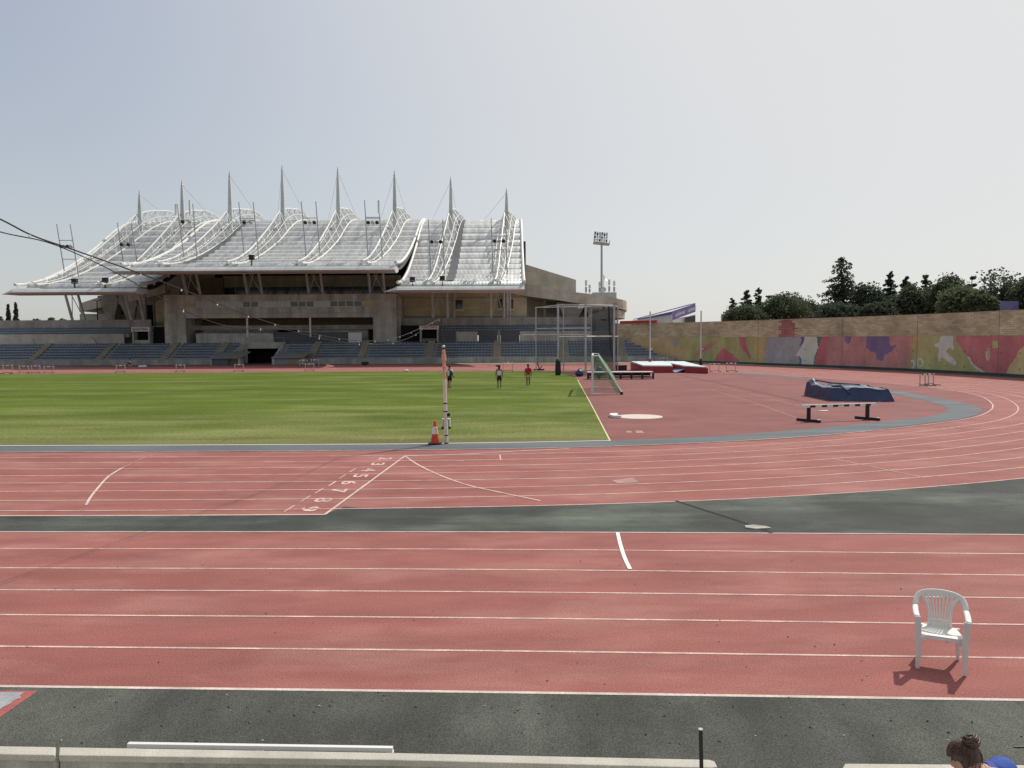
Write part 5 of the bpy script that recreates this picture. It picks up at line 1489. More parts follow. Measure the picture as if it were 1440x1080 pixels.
HS = [(11.3, 525.6, .05, 1.0, 'white boarded hurdle cut close to the left edge on the far track', 1.15),
      (34, 524.4, .1, 1.0, 'faint hurdle standing second from the left on the far track', .95),
      (50.5, 524.6, -.05, 1.0, 'hurdle with dark striped board third from the left on the far track', 1.0),
      (69, 524.6, .2, 1.0, 'low turned hurdle fourth from the left on the far track', .9),
      (170, 523.6, .05, 1.0, 'hurdle standing alone before the left rows near the seated figure', .95),
      (254, 522.9, .02, 1.0, 'hurdle on the far track below the left concrete pier', .95),
      (336.5, 522.2, .0, 1.0, 'hurdle on the far track in front of the left dugout', .95),
      (435.5, 521.8, .0, 1.0, 'nearer hurdle of the group right of the right dugout', 1.0),
      (427, 516.0, .0, 1.0, 'left hurdle of the two by the terrace wall beside the right dugout', 1.1),
      (443, 515.2, .0, 1.0, 'right hurdle of the two by the terrace wall beside the right dugout', 1.1),
      (714.5, 522.2, .1, 1.0, 'slim hurdle on the far turf edge between the two walkers', 1.2),
      (933, 512.6, .0, 1.0, 'hurdle with bright white board behind the red landing mat', 1.1),
      (1004.5, 522.4, .1, 1.0, 'hurdle just right of the red landing mat', 1.0),
      (1028, 522.6, .08, 1.0, 'wide hurdle second to the right of the red landing mat', 1.1),
      (1299.5, 542.6, .5, 1.0, 'left hurdle of the close pair on the curve below the mural', 1.0),
      (1306.5, 541.6, .5, 1.0, 'right hurdle of the close pair on the curve below the mural', 1.0)]
for i, (px, py, rz, sc, lab, h) in enumerate(HS):
    p = G(px, py)
    if i == 0:
        o = hp; o.location = p; o.rotation_euler = (0, 0, rz); o['label'] = lab; o['group'] = 'hurdles left around the track'
    else: o = dup(hp, p, rz, lab, 'hurdles left around the track')
    o.scale = (1, 1, h)

# ---- covered high jump mat
fa, fb_, la = G(1170, 563.6), G(1246.5, 564.6), G(1135, 556.2)
hj = T('covered_mat', 'high jump mat under a creased dark blue tarpaulin', 'landing mat', ((fa.x + fb_.x) / 2, fa.y + 2, 0))
ux = (fb_ - fa); uy = (la - fa)
hz = W(1200, 545.5, fa.y).z
def hp_(u, v, z): q = fa + ux * u + uy * v; return Vector((q.x, q.y, z))
nu, nv = 26, 22; rows = []; rnd = random.Random(4)
def topz(u, v):
    z = hz * (1 - .04 * math.sin(u * 9 + v * 3)) + .025 * math.sin(v * 14 + u * 5) + .018 * math.sin(u * 21 - v * 8) - .10 * math.exp(-((u - .28) / .05) ** 2) + .02 * math.sin(30 * u * v)
    if v > .8 and u < .22: z += .34 * math.exp(-((u - .08) / .09) ** 2 - ((v - .95) / .08) ** 2)
    z -= .05 * max(0, u - .8) * 5
    return z
mb = MB()
for j in range(nv + 1):
    v = j / nv; rows.append([hp_(u, v, topz(u, v)) for u in [i / nu for i in range(nu + 1)]])
mb.grid(rows); tp = mb.build('tarpaulin_top', M['tealtop'], hj)
def skirt(edge, out, name, o0=None, o1=None):
    mb = MB(); rr_2 = []
    for k in range(6):
        f = k / 5; row = []
        for i, (u, v) in enumerate(edge):
            q = hp_(u, v, topz(u, v) * (1 - f) + .015); oo = out + (o0 if i == 0 and o0 else Vector()) + (o1 if i == len(edge) - 1 and o1 else Vector()); e = oo * (.05 + .20 * f ** 1.5 + .018 * math.sin(i * 1.9) * f + .03 * math.sin(i * .45 + f * 4)); row.append(q + e)
        rr_2.append(row)
    mb.grid(rr_2); return mb.build(name, M['bluemat'], hj)
E = [i / nu for i in range(nu + 1)]
nx_ = ux.normalized(); ny_ = uy.normalized()
skirt([(u, 0) for u in E], -ny_ * 1.0, 'front_skirt', -nx_ * .5, nx_ * 1.6); skirt([(0, 1 - u) for u in E], -nx_ * .5, 'side_skirt', ny_, -ny_); skirt([(1, u) for u in E], nx_ * 1.6, 'end_skirt', -ny_, ny_); skirt([(1 - u, 1) for u in E], ny_, 'rear_skirt', nx_ * 1.6, -nx_ * .5)
mb = MB(); mb.path([hp_(.12, .25, hz + .05), hp_(.2, .1, hz + .12), hp_(.26, .02, hz - .1), hp_(.3, -.06, hz - .3)], [.06, .09, .07, .03], 6); mb.path([hp_(.1, .95, hz + .3), hp_(.4, .8, hz + .12), hp_(.9, .7, hz + .06)], [.05, .06, .04], 6)
mb.build('fold', M['bluemat'], hj)
mb = MB(); mb.path([hp_(.3, .15, hz + .06), hp_(.55, .12, hz + .02), hp_(.92, .1, hz)], [.015, .03, .015], 5); mb.build('sheen_strip', M['whitemat'], hj)  # white strip imitating the sheen along the tarpaulin top

# ---- steeplechase barrier
l, r = G(1137, 593.2), G(1219.5, 590.3)
sbx = T('steeple_barrier', 'black and white steeplechase barrier on heavy black feet beside the kerb strip', 'barrier', ((l.x + r.x) / 2, l.y, 0))
d = (r - l).normalized(); hb = .5 * (W(1128, 569, l.y).z + W(1230, 567, r.y).z)
e0 = l + (l - r) * .115; e1 = r + (r - l) * .14
mb = MB(); mb.bar((e0.x, e0.y, hb - .065), (e1.x, e1.y, hb - .065), .127, .13); bar_ = mb.build('bar', M['whitep'], sbx)
nn = Vector((d.y, -d.x, 0)); L = (e1 - e0).length
mb = MB()
for f in (.135, .29, .44, .59, .74, .885):
    c = e0 + d * (L * f); w_ = .14
    q = c + nn * .065; mb.slab([(q.x - d.x * w_, q.y - d.y * w_, hb - .128), (q.x + d.x * w_, q.y + d.y * w_, hb - .128), (q.x + d.x * w_, q.y + d.y * w_, hb - .03), (q.x - d.x * w_, q.y - d.y * w_, hb - .03)], nn * .004)
mb.build('bar_stripe', M['black'], bar_)
mb = MB(); c = e0 + d * (L * .51); q = c + nn * .066; mb.slab([(q.x - d.x * .12, q.y - d.y * .12, hb - .06), (q.x + d.x * .12, q.y + d.y * .12, hb - .06), (q.x + d.x * .12, q.y + d.y * .12, hb - .045), (q.x - d.x * .12, q.y - d.y * .12, hb - .045)], nn * .004); mb.build('bar_mark', M['black'], bar_)
for q in (l, r):
    mb = MB(); mb.box(q.x - .075, q.x + .075, q.y - .06, q.y + .06, .1, hb - .125); mb.box(q.x - .05, q.x + .05, q.y - .07, q.y + .07, hb * .5, hb - .13); mb.build('leg', M['black'], sbx)
    ft = Vector((.42, -.62, 0)).normalized() * .62
    mb = MB(); mb.bar((q.x - ft.x, q.y - ft.y, .075), (q.x + ft.x, q.y + ft.y, .075), .13, .12); f_ = mb.build('foot', M['black'], sbx)
    mb = MB(); qq = q + ft * .8; mb.bar((qq.x, qq.y, .14), (qq.x + ft.x * .22, qq.y + ft.y * .22, .14), .14, .012); mb.build('foot_cap', M['whitep'], f_)
q = G(1156, 578.5); mb = MB(); o2 = q
mb.prism([(q.x - .32, q.y - .02), (q.x - .05, q.y - .12), (q.x + .22, q.y - .18), (q.x + .32, q.y - .05), (q.x + .3, q.y + .14), (q.x, q.y + .12)], .01, .05)
tag(mb.build('marker_plate', M['whitep'], loc=(q.x, q.y, 0)), 'flat white paddle shaped marker lying beyond the barrier', 'marker')
# ---- shot circle
q = G(899, 586.2); rad = 1.12
sc_ = T('shot_circle', 'pale round shot put circle with white stop board on the red apron', 'shot circle', q[:])
mb = MB(); mb.lathe((q.x, q.y, .004), [(rad, 0), (rad, .012), (.01, .013)], 40); mb.build('circle_slab', M['pinkish'], sc_)
mb = MB(); mb.lathe((q.x, q.y, .003), [(rad + .04, 0), (rad + .04, .022), (rad, .022), (rad, 0)], 40); mb.build('rim', M['whitep'], sc_)
mb = MB(); pts = []
for k in range(9):
    t = R(180 - 32 + 8 * k); pts.append((q.x + (rad + .05) * math.cos(t), q.y + (rad + .05) * math.sin(t)))
for k in range(8, -1, -1):
    t = R(180 - 32 + 8 * k); pts.append((q.x + (rad + .38 if abs(k - 4) < 4 else rad + .2) * math.cos(t), q.y + (rad + .38 if abs(k - 4) < 4 else rad + .2) * math.sin(t)))
mb.prism(pts, .01, .14); mb.build('stop_board', M['whitep'], sc_, bevel=.01)
# ---- cone
q = G(612, 624.8)
cn = T('traffic_cone', 'tall red and white traffic cone on a black base at the turf edge', 'cone', q[:])
H = W(611, 592, q.y).z
prof = [(.165, .05), (.045, H)]
def cr_(z): return .175 + (.042 - .175) * (z - .05) / (H - .05)
for z0, z1, m_, nm in ((.05, .40, 'orange', 'lower_cone'), (.40, .68, 'whitep', 'white_sleeve'), (.68, H, 'orange', 'cone_tip')):
    mb = MB(); e = .004 if nm == 'white_sleeve' else 0; mb.lathe((q.x, q.y, 0), [(cr_(z0) + e, z0), (cr_(z1) + e, z1)] + ([(cr_(z1) * .5, z1 + .02)] if nm == 'cone_tip' else []), 20); mb.build(nm, M[m_], cn, smooth=False)
mb = MB()
for z0 in (.37, .425, .48, .535, .585):   # faded red lettering that climbs the white sleeve
    rr2 = cr_(z0) + .009
    for t0 in (R(-78), R(-66), R(-54), R(-42), R(-30)):
        if (z0 * 100 + t0 * 3) % 2 < 1.5:
            t1 = t0 + R(11); mb.poly([(q.x + rr2 * math.cos(t0), q.y + rr2 * math.sin(t0), z0), (q.x + rr2 * math.cos(t1), q.y + rr2 * math.sin(t1), z0 + .012), (q.x + (rr2 - .005) * math.cos(t1), q.y + (rr2 - .005) * math.sin(t1), z0 + .042), (q.x + (rr2 - .005) * math.cos(t0), q.y + (rr2 - .005) * math.sin(t0), z0 + .03)])
mb.build('sleeve_lettering', M['orange'], cn)
mb = MB(); mb.box(q.x - .25, q.x + .25, q.y - .25, q.y + .25, .015, .07); mb.build('base', M['black'], cn, bevel=.02)
# ---- striped pole
q = G(627.8, 624.2); t = W(623.8, 489.5, q.y); t2 = W(620.6, 447, q.y)
pl = T('striped_pole', 'leaning cream and peach pole with a thin black rod on top at the turf edge', 'pole', q[:])
n = 6; ms = ['cream', 'cream', 'cream', 'peach', 'peach', 'peach']
cuts = [0, .30, .48, .68, .80, .92, 1]
mb = MB(); mb.tube(q, q.lerp(t, .68), .075, .068, n=12); mb.build('lower_pole', M['cream'], pl, smooth=False)
mb = MB(); mb.tube(q.lerp(t, .68), t, .068, .062, n=12); mb.tube(q.lerp(t, .80), q.lerp(t, .81), .10, .10, n=12); mb.tube(q.lerp(t, .87), q.lerp(t, .93), .09, .085, n=10); mb.build('upper_pole', M['peach'], pl)
mb = MB()
for f in (.005, .085, .42, .335, .99): mb.tube(q.lerp(t, f), q.lerp(t, f + .011), .082, n=12)
mb.build('black_tape', M['black'], pl)
mb = MB(); mb.tube(t, t2, .03, .022, n=6); mb.build('rod', M['black'], pl)
mb = MB(); mb.ball(t + Vector((0, 0, .06)), .06, nu=8, nv=6); mb.build('socket_ball', M['whitep'], pl)
mb = MB(); c = q.lerp(t, .305); mb.box(c.x + .06, c.x + .17, c.y - .05, c.y + .05, c.z - .06, c.z + .06); mb.build('small_lamp', M['black'], pl)
q = G(627, 603); wf = T('lap_sign', 'small white box frame on black feet standing on the turf behind the pole', 'sign', q[:])
mb = MB(); mb.box(q.x - .16, q.x + .2, q.y - .1, q.y + .1, .42, .46); mb.box(q.x + .16, q.x + .2, q.y - .1, q.y + .1, .1, .419); mb.box(q.x - .16, q.x - .13, q.y - .1, q.y + .1, .1, .419); mb.build('frame', M['whitep'], wf)
mb = MB(); mb.box(q.x - .125, q.x + .155, q.y - .04, q.y + .04, .1, .40); mb.build('panel', M['fascia'], wf)
for x in (-.14, .17):
    mb = MB(); mb.ball((q.x + x, q.y - .04, .065), .065, .08, .06, 8, 6); mb.build('foot', M['black'], wf)
# ---- small things on and by the track
def lump(px, py, w, h, m, name, label, cat):
    q = G(px, py); mb = MB(); mb.ball((q.x, q.y, h * .45), w / 2, .22, h * .55, 9, 6, fn=lambda d: 1 + .2 * math.sin(7 * d.x + 4 * d.z)); tag(mb.build(name, m, loc=(q.x, q.y, 0)), label, cat)
lump(200, 516.5, 1.3, .3, M['shirtw'], 'clothing_pile', 'white clothing pile on the track edge beside the seated figure', 'clothes')
lump(158, 511, 1.2, .5, M['shirtw'], 'towel', 'white towel hanging low by the front wall of the left rows', 'towel')
lump(571, 522.2, .6, .25, M['whitep'], 'marker_disc', 'small white marker on the far turf edge left of the pole', 'marker')
lump(513, 513.5, 1.2, .55, M['black'], 'backpack', 'black bag lying by the foot of an aisle stair', 'bag')
lump(699.5, 515.7, .6, .25, M['black'], 'dark_bag', 'small dark bag on the far track above the middle walker', 'bag')
q = G(1062, 742.5); mb = MB(); mb.prism([(q.x - .22, q.y - .05), (q.x - .05, q.y - .16), (q.x + .3, q.y - .1), (q.x + .25, q.y + .05), (q.x + .02, q.y + .18), (q.x - .18, q.y + .12)], .006, .03)
tag(mb.build('drain_cover', M['parap'], loc=(q.x, q.y, 0)), 'pale chipped drain cover in the dark rubber verge', 'drain cover')
q = G(1432, 1051.5); mb = MB(); mb.box(q.x - .04, q.x + .4, q.y - .009, q.y + .009, .005, .014)
tag(mb.build('metal_strip', M['black'], loc=(q.x, q.y, 0)), 'thin dark metal strip lying on the asphalt near the right edge', 'metal strip')
random.seed(9)
# crumbs of rubber, grit and dry leaves on the near ground
mb = MB(); rl = random.Random(31)
for _ in range(170):
    px, py = rl.uniform(-60, 1500), rl.choice((rl.uniform(756, 1045), rl.uniform(975, 1048))); q = G(px, py); r_ = rl.uniform(.006, .016); a = rl.uniform(0, 6.28)
    c = [(q.x + r_ * rl.uniform(.6, 1.5) * math.cos(a + t), q.y + r_ * rl.uniform(.5, 1.2) * math.sin(a + t)) for t in (0, 1.5, 3.1, 4.6)]
    mb.add([(x, y, .0085) for x, y in c] + [(q.x, q.y, .0085 + r_ * .7)], [(0, 1, 4), (1, 2, 4), (2, 3, 4), (3, 0, 4)], rl.choice((0, 1, 1, 2, 2)))
o = mb.build('ground_litter', [M['concl'], M['black'], M['bark']], loc=(0, 9, 0)); o['kind'] = 'stuff'
tag(o, 'scattered crumbs and grit on the near track and asphalt', 'litter')

# ================================================================== NEAR PARAPET AND FURNITURE
ZP = 1.0
def parapet(pts_far, pts_near, label, ridge=None):
    o0 = G(*pts_far[0], ZP)
    root = T('parapet_wall', label, 'wall', (o0.x, o0.y, 0))
    far = [G(*p, ZP) for p in pts_far]; near = [G(*p, ZP) for p in pts_near]
    mb = MB(); pts = [(p.x, p.y) for p in near] + [(p.x, p.y) for p in reversed(far)]
    mb.prism(pts, ZP - .05, ZP); mb.build('coping', M['capst'], root, bevel=.008)
    cx = sum(p[0] for p in pts) / len(pts)
    ins = [(p.x, p.y + .018) for p in near] + [(p.x, p.y - .018) for p in reversed(far)]
    mb = MB(); mb.prism(ins, 0, ZP - .05); mb.build('wall_body', M['parap'], root)
    return root
def at_y(ypairs, px): return interp(ypairs, px)
FARP = [(-500, 1041), (0, 1048.7), (80, 1050), (540, 1058), (1000, 1068)]; NEARP = [(-500, 1051.5), (0, 1060), (80, 1062), (540, 1068.2), (1005, 1079.5)]
parapet([(-500, 1041), (78.5, 1050)], [(-505, 1051.5), (77.5, 1062)], 'short grey concrete parapet left of the open joint')
parapet([(83.5, 1050.2), (540, 1058), (997, 1067.8), (1005, 1070)], [(82.5, 1062), (540, 1068.4), (1000, 1079.6), (1009, 1078)], 'long grey concrete parapet between the joint and the black post')
parapet([(1188, 1073.2), (1440, 1075.3), (1900, 1080)], [(1182, 1085), (1190, 1089), (1440, 1090), (1900, 1096)], 'pale concrete parapet beside the seated woman')
a, b = G(176, 1050, 1.0), G(551, 1056, 1.0)
wb = T('white_rail_bench', 'white painted board frame lying behind the long parapet', 'board frame', ((a.x + b.x) / 2, a.y + .06, 0))
d = (b - a).normalized()
a2, b2 = a + Vector((0, .045, 0)), b + Vector((0, .045, 0))
mb = MB(); mb.bar((a2.x, a2.y, .99), (b2.x, b2.y, .99), .032, .03); mb.build('rail', M['white'], wb)
for q in (a2 + d * .02, b2 - d * .02, a2.lerp(b2, .5)):
    mb = MB(); mb.box(q.x - .025, q.x + .025, q.y - .02, q.y + .02, .02, .974); mb.build('leg', M['white'], wb)
mb = MB(); mb.bar((a2.x, a2.y, .3), (b2.x, b2.y, .3), .04, .04); mb.build('lower_rail', M['white'], wb)
Yp = 5.1; t = W(985.2, 1026, Yp); bb = W(987.5, 1079, Yp)
ps = T('railing_post', 'thin black steel post rising in front of the end of the long parapet', 'post', (bb.x, Yp, .5))
mb = MB(); mb.tube((bb.x + .012, Yp, .5), (t.x, Yp, t.z), .0135, n=12); mb.build('tube', M['black'], ps)
mb = MB(); mb.tube((t.x, Yp, t.z), (t.x, Yp, t.z + .006), .016, n=12); mb.build('tube_rim', M['metal'], ps)
mb = MB(); mb.box(bb.x - .06, bb.x + .07, Yp - .06, Yp + .06, .501, .515); mb.build('base_plate', M['black'], ps)
# the steps of the near stand, below the picture
ns = T('near_terrace', 'grey concrete steps of the near stand below the camera', 'terrace', (0, 3, 0))
for k in range(9):
    y1 = 5.2 - k * 0.9 if k else 5.35
    mb = MB(); mb.box(-40, 40, 5.2 - (k + 1) * .9, y1 if k == 0 else 5.2 - k * .9 - .002, 0, .5 + .42 * k); mb.build('step', M['conc'], ns)

# ---- string lights
def string_light(px_pts, label, spacing, r):
    pts = catmull([W(px, py, Y) for px, py, Y in px_pts], 8)
    root = T('string_light', label, 'string light', pts[-1][:], 0, 'light strings hung to the striped pole')
    mb = MB(); mb.path(pts, r, 5); mb.build('cable', M['black'], root)
    acc = 0; nxt = spacing * .5
    for p, q in zip(pts, pts[1:]):
        sl_ = (q - p).length
        while nxt < acc + sl_:
            c = p.lerp(q, (nxt - acc) / sl_)
            mb = MB(); mb.lathe((c.x, c.y, c.z - .075), [(.004, .03), (.013, .04), (.015, .052), (.009, .062), (.009, .085)], 8); mb.build('bulb', M['whitep'], root)
            nxt += spacing
        acc += sl_
    return root
string_light([(-260, 200, 7.6), (0, 308, 10), (42, 329.5, 10.4), (100, 350, 11.1), (190, 382, 12.5), (262, 409, 13.9), (350, 444, 16), (430, 467, 18.6), (480, 476.5, 20.6), (520, 479.5, 22.3), (560, 474, 24.8), (600, 457.5, 27.7), (620.6, 447.5, 29.25)],
             'upper light string with many white bulbs sagging down to the pole', 1.15, .011)
string_light([(-260, 240, 7.6), (0, 326, 10), (66, 340.5, 10.7), (130, 367, 11.6), (190, 398, 12.6), (262, 438, 14), (310, 456, 15), (350, 461.5, 16), (395, 462.5, 17.2), (440, 473, 18.6), (490, 482, 20.8), (540, 484, 23.2), (580, 473, 26.2), (605, 456, 28.2), (620.6, 448.5, 29.25)],
             'lower thin light string that dips below the other before the pole', 2.6, .008)
# ================================================================== PEOPLE
def skin_mesh(name, verts, edges, radii, m, parent, root_i=0, sub=1, post=None):
    """one continuous body grown round a skeleton"""
    me = bpy.data.meshes.new(name); me.from_pydata([Vector(v) for v in verts], edges, [])
    ob = bpy.data.objects.new(name, me); COL.objects.link(ob)
    sk = ob.modifiers.new('skin', 'SKIN'); sk.use_smooth_shade = True; sk.branch_smoothing = .3
    if not me.skin_vertices: bpy.context.view_layer.update()
    for i, r in enumerate(radii):
        me.skin_vertices[0].data[i].radius = (r, r) if not isinstance(r, tuple) else r
        me.skin_vertices[0].data[i].use_root = (i == root_i)
    sb = ob.modifiers.new('sub', 'SUBSURF'); sb.levels = sub; sb.render_levels = sub
    dg = bpy.context.evaluated_depsgraph_get(); dg.update()
    me2 = bpy.data.meshes.new_from_object(ob.evaluated_get(dg))
    bpy.data.objects.remove(ob)
    if post:
        for v in me2.vertices: v.co = post(v.co)
    me2.materials.clear(); me2.materials.append(m)
    me2.polygons.foreach_set('use_smooth', [True] * len(me2.polygons))
    me2.name = name
    o = bpy.data.objects.new(name, me2); COL.objects.link(o)
    if parent is not None: o.parent = parent
    return o

def flatten(c):
    c = c.copy()
    if .86 < c.z < 1.52 and abs(c.x) < .24: c.y *= .74
    return c

def person(label, loc, rz, P, mats, group=None, hair='short', height=1.0, extra=None):
    """P: dict of joints, facing local +Y, feet at z = 0"""
    root = T('person', label, 'person', loc, rz, group)
    root.scale = (height,) * 3
    names = ['pelvis', 'waist', 'chest', 'neckb', 'neck', 'headm', 'headt',
             'shl', 'ell', 'wrl', 'hal', 'shr', 'elr', 'wrr', 'har', 'hil', 'knl', 'anl', 'tol', 'hir', 'knr', 'anr', 'tor', 'nose']
    rad = [.135, .125, .145, .085, .055, .088, .07, .068, .047, .032, .03, .068, .047, .032, .03, .092, .058, .042, .03, .092, .058, .042, .03, .02]
    rad = [r_ * 1.17 for r_ in rad]; P = dict(P); P.setdefault('nose', (P['headm'][0], P['headm'][1] + .115, P['headm'][2] - .01))
    verts = [P[n] for n in names]; ix = {n: i for i, n in enumerate(names)}
    E = [('pelvis', 'waist'), ('waist', 'chest'), ('chest', 'neckb'), ('neckb', 'neck'), ('neck', 'headm'), ('headm', 'headt'), ('headm', 'nose'),
         ('chest', 'shl'), ('shl', 'ell'), ('ell', 'wrl'), ('wrl', 'hal'), ('chest', 'shr'), ('shr', 'elr'), ('elr', 'wrr'), ('wrr', 'har'),
         ('pelvis', 'hil'), ('hil', 'knl'), ('knl', 'anl'), ('anl', 'tol'), ('pelvis', 'hir'), ('hir', 'knr'), ('knr', 'anr'), ('anr', 'tor')]
    edges = [(ix[a], ix[b]) for a, b in E]
    for s, ha, wr in (('l', 'hal', 'wrl'), ('r', 'har', 'wrr')):      # five fingers on each hand
        h = Vector(P[ha]); d = (h - Vector(P[wr])).normalized(); side = Vector((0, 1, 0)) if abs(d.y) < .8 else Vector((0, 0, 1))
        for k, (o, ln) in enumerate(((-.028, .065), (-.010, .082), (.010, .078), (.026, .06))):
            a = h + d * .045 + side * o; b = a + d * ln * .55 + Vector((0, .012, 0)); c = b + d * ln * .4 + Vector((0, .022, 0))
            i0 = len(verts); verts += [tuple(a), tuple(b), tuple(c)]; rad += [.010, .009, .008]; edges += [(ix[ha], i0), (i0, i0 + 1), (i0 + 1, i0 + 2)]
        a = h + side * .035 + d * .01; b = a + side * .022 + d * .03; i0 = len(verts); verts += [tuple(a), tuple(b)]; rad += [.011, .009]; edges += [(ix[ha], i0), (i0, i0 + 1)]
    skin_mesh('body', verts, edges, rad, mats['skin'], root, post=flatten)
    def sub(nm, js, es, grow, m, rr=None, post=flatten):
        jj = {j: i for i, j in enumerate(js)}
        vv = []
        for j in js:
            if isinstance(j, tuple): a, b, t = j; vv.append(tuple(Vector(P[a]).lerp(Vector(P[b]), t)))
            else: vv.append(P[j])
        rads = []
        for j in js:
            if isinstance(j, tuple): a, b, t = j; r_ = rad[ix[a]] * (1 - t) + rad[ix[b]] * t
            else: r_ = rad[ix[j]]
            rads.append(r_ * grow[1] + grow[0])
        return skin_mesh(nm, vv, [(jj[a], jj[b]) for a, b in es], rads, m, root, post=post)
    sl = mats.get('sleeve', .75)
    L, Rr = ('shl', 'ell', sl), ('shr', 'elr', sl)
    js = ['waist', 'chest', 'neckb', ('pelvis', 'waist', .15)] + (['shl', 'shr', L, Rr] if sl > 0 else [('chest', 'shl', .8), ('chest', 'shr', .8)])
    if sl > 0: es = [(js[3], 'waist'), ('waist', 'chest'), ('chest', 'neckb'), ('chest', 'shl'), ('chest', 'shr'), ('shl', L), ('shr', Rr)]
    else: es = [(js[3], 'waist'), ('waist', 'chest'), ('chest', 'neckb'), ('chest', js[4]), ('chest', js[5])]
    sub('shirt', js, es, (.018 if sl > 0 else .034, 1.02), mats['shirt'])
    KL, KR = ('hil', 'knl', mats.get('leg', .8)), ('hir', 'knr', mats.get('leg', .8))
    sub('shorts', [('pelvis', 'waist', .25), 'pelvis', 'hil', 'hir', KL, KR], [(('pelvis', 'waist', .25), 'pelvis'), ('pelvis', 'hil'), ('pelvis', 'hir'), ('hil', KL), ('hir', KR)], (.018, 1.03), mats['shorts'])
    for an, to in (('anl', 'tol'), ('anr', 'tor')):
        a, t = Vector(P[an]), Vector(P[to]); mb = MB(); c = a.lerp(t, .5); mb.ball((c.x, c.y, c.z), .05, .135, .052, 10, 7); d = t - a
        o = mb.build('shoe', mats['shoe']); o.location = (0, 0, 0); o.parent = root
        o.data.transform(Matrix.Translation(Vector((c.x, c.y, c.z - .052))))
    hm = Vector(P['headm']); mb = MB()
    mb.ball(hm + Vector((0, -.018, .035)), .098, .112, .105, 14, 10, fn=lambda d: 1 + .03 * math.sin(9 * d.x + 7 * d.z))
    mb.f = [f for f in mb.f if not all((mb.v[i].y - hm.y) > .05 and mb.v[i].z - hm.z < .05 for i in f) and not all(mb.v[i].z - hm.z < -.06 for i in f)]; mb.m = [0] * len(mb.f)
    if hair == 'long': mb.ball(hm + Vector((0, -.06, -.08)), .085, .07, .15, 12, 8); mb.m = [0] * len(mb.f)
    o = mb.build('hair', mats['hair'], smooth=True, loc=(0, 0, 0)); o.parent = root
    if extra: extra(root, P)
    return root

def walk(ph=1.0, arms=1.0, st=.28):
    return dict(pelvis=(0, 0, .95), waist=(0, .01, 1.12), chest=(0, .015, 1.33), neckb=(0, .005, 1.46), neck=(0, .015, 1.53), headm=(0, .03, 1.64), headt=(0, .03, 1.70),
                shl=(-.185, .0, 1.40), ell=(-.235, -.05 * arms, 1.14), wrl=(-.245, .04 * arms, .90), hal=(-.245, .06 * arms, .84),
                shr=(.185, .0, 1.40), elr=(.235, -.02 * arms, 1.14), wrr=(.24, .08 * arms, .91), har=(.24, .10 * arms, .85),
                hil=(-.095, 0, .90), knl=(-.10, st * .55 * ph + .05, .50), anl=(-.10, st * .75 * ph, .09), tol=(-.11, st * .75 * ph + .16, .035),
                hir=(.095, 0, .90), knr=(.10, -st * .2 * ph + .06, .50), anr=(.10, -st * .95 * ph, .13), tor=(.11, -st * .95 * ph + .13, .035))
def strap_bag(root, P):
    mb = MB(); mb.ball((.13, -.17, 1.12), .10, .11, .26, 12, 9, fn=lambda d: 1 + .08 * math.sin(6 * d.z + 3 * d.x)); o = mb.build('bag', M['black'], smooth=True, loc=(0, 0, 0)); o.parent = root
    mb = MB(); mb.path([(-.10, .05, 1.47), (-.02, -.12, 1.42), (.10, -.17, 1.30)], .026, 6); mb.path([(.20, -.16, 1.0), (.33, -.1, .95), (.40, -.04, .93)], .035, 6); o = mb.build('bag_strap', M['black'], loc=(0, 0, 0)); o.parent = root
q = G(632.3, 546.2); person('walker in white shirt and black shorts with a black bag, beside the striped pole', q, R(-4), walk(1, 1.2, .30),
       dict(skin=M['skind'], shirt=M['shirtw'], shorts=M['shorts'], shoe=M['black'], hair=M['hair'], sleeve=.75, leg=.85), 'people walking away across the turf', extra=strap_bag, height=1.06)
q = G(702.2, 545.8); person('middle walker in white sleeveless top and black shorts with long dark hair', q, R(3), walk(.3, .6, .16),
       dict(skin=M['skind'], shirt=M['shirtw'], shorts=M['shorts'], shoe=M['black'], hair=M['hair'], sleeve=0, leg=.95), 'people walking away across the turf', hair='long', height=1.07)
q = G(742.8, 544.2); person('walker in red shirt and pale shorts near the cage posts', q, R(2), walk(-.5, 1, .22),
       dict(skin=M['skind'], shirt=M['shirtr'], shorts=M['khaki'], shoe=M['whitep'], hair=M['hair'], sleeve=.8, leg=.55), 'people walking away across the turf', height=1.07)
# seated far figure by the left rows
sit = dict(pelvis=(0, 0, .30), waist=(0, .02, .46), chest=(0, .06, .66), neckb=(0, .08, .78), neck=(0, .10, .85), headm=(0, .13, .95), headt=(0, .13, 1.01),
           shl=(-.18, .06, .72), ell=(-.24, .20, .50), wrl=(-.14, .40, .46), hal=(-.12, .46, .46), shr=(.18, .06, .72), elr=(.24, .20, .50), wrr=(.14, .40, .46), har=(.12, .46, .46),
           hil=(-.095, .02, .28), knl=(-.13, .42, .46), anl=(-.12, .52, .09), tol=(-.13, .66, .035), hir=(.095, .02, .28), knr=(.13, .42, .46), anr=(.12, .52, .09), tor=(.13, .66, .035))
q = G(184, 514.4); sp = person('figure in white shirt sitting on a low block by the far front wall', q, R(120), sit, dict(skin=M['skind'], shirt=M['shirtw'], shorts=M['bluemat'], shoe=M['black'], hair=M['hair'], sleeve=.8, leg=.9), height=1.1)
mb = MB(); mb.box(q.x - .25, q.x + .25, q.y - .25, q.y + .22, .005, .17); tag(mb.build('low_block', M['concd'], loc=(q.x, q.y, 0), bevel=.01), 'low dark block under the far seated figure', 'block')

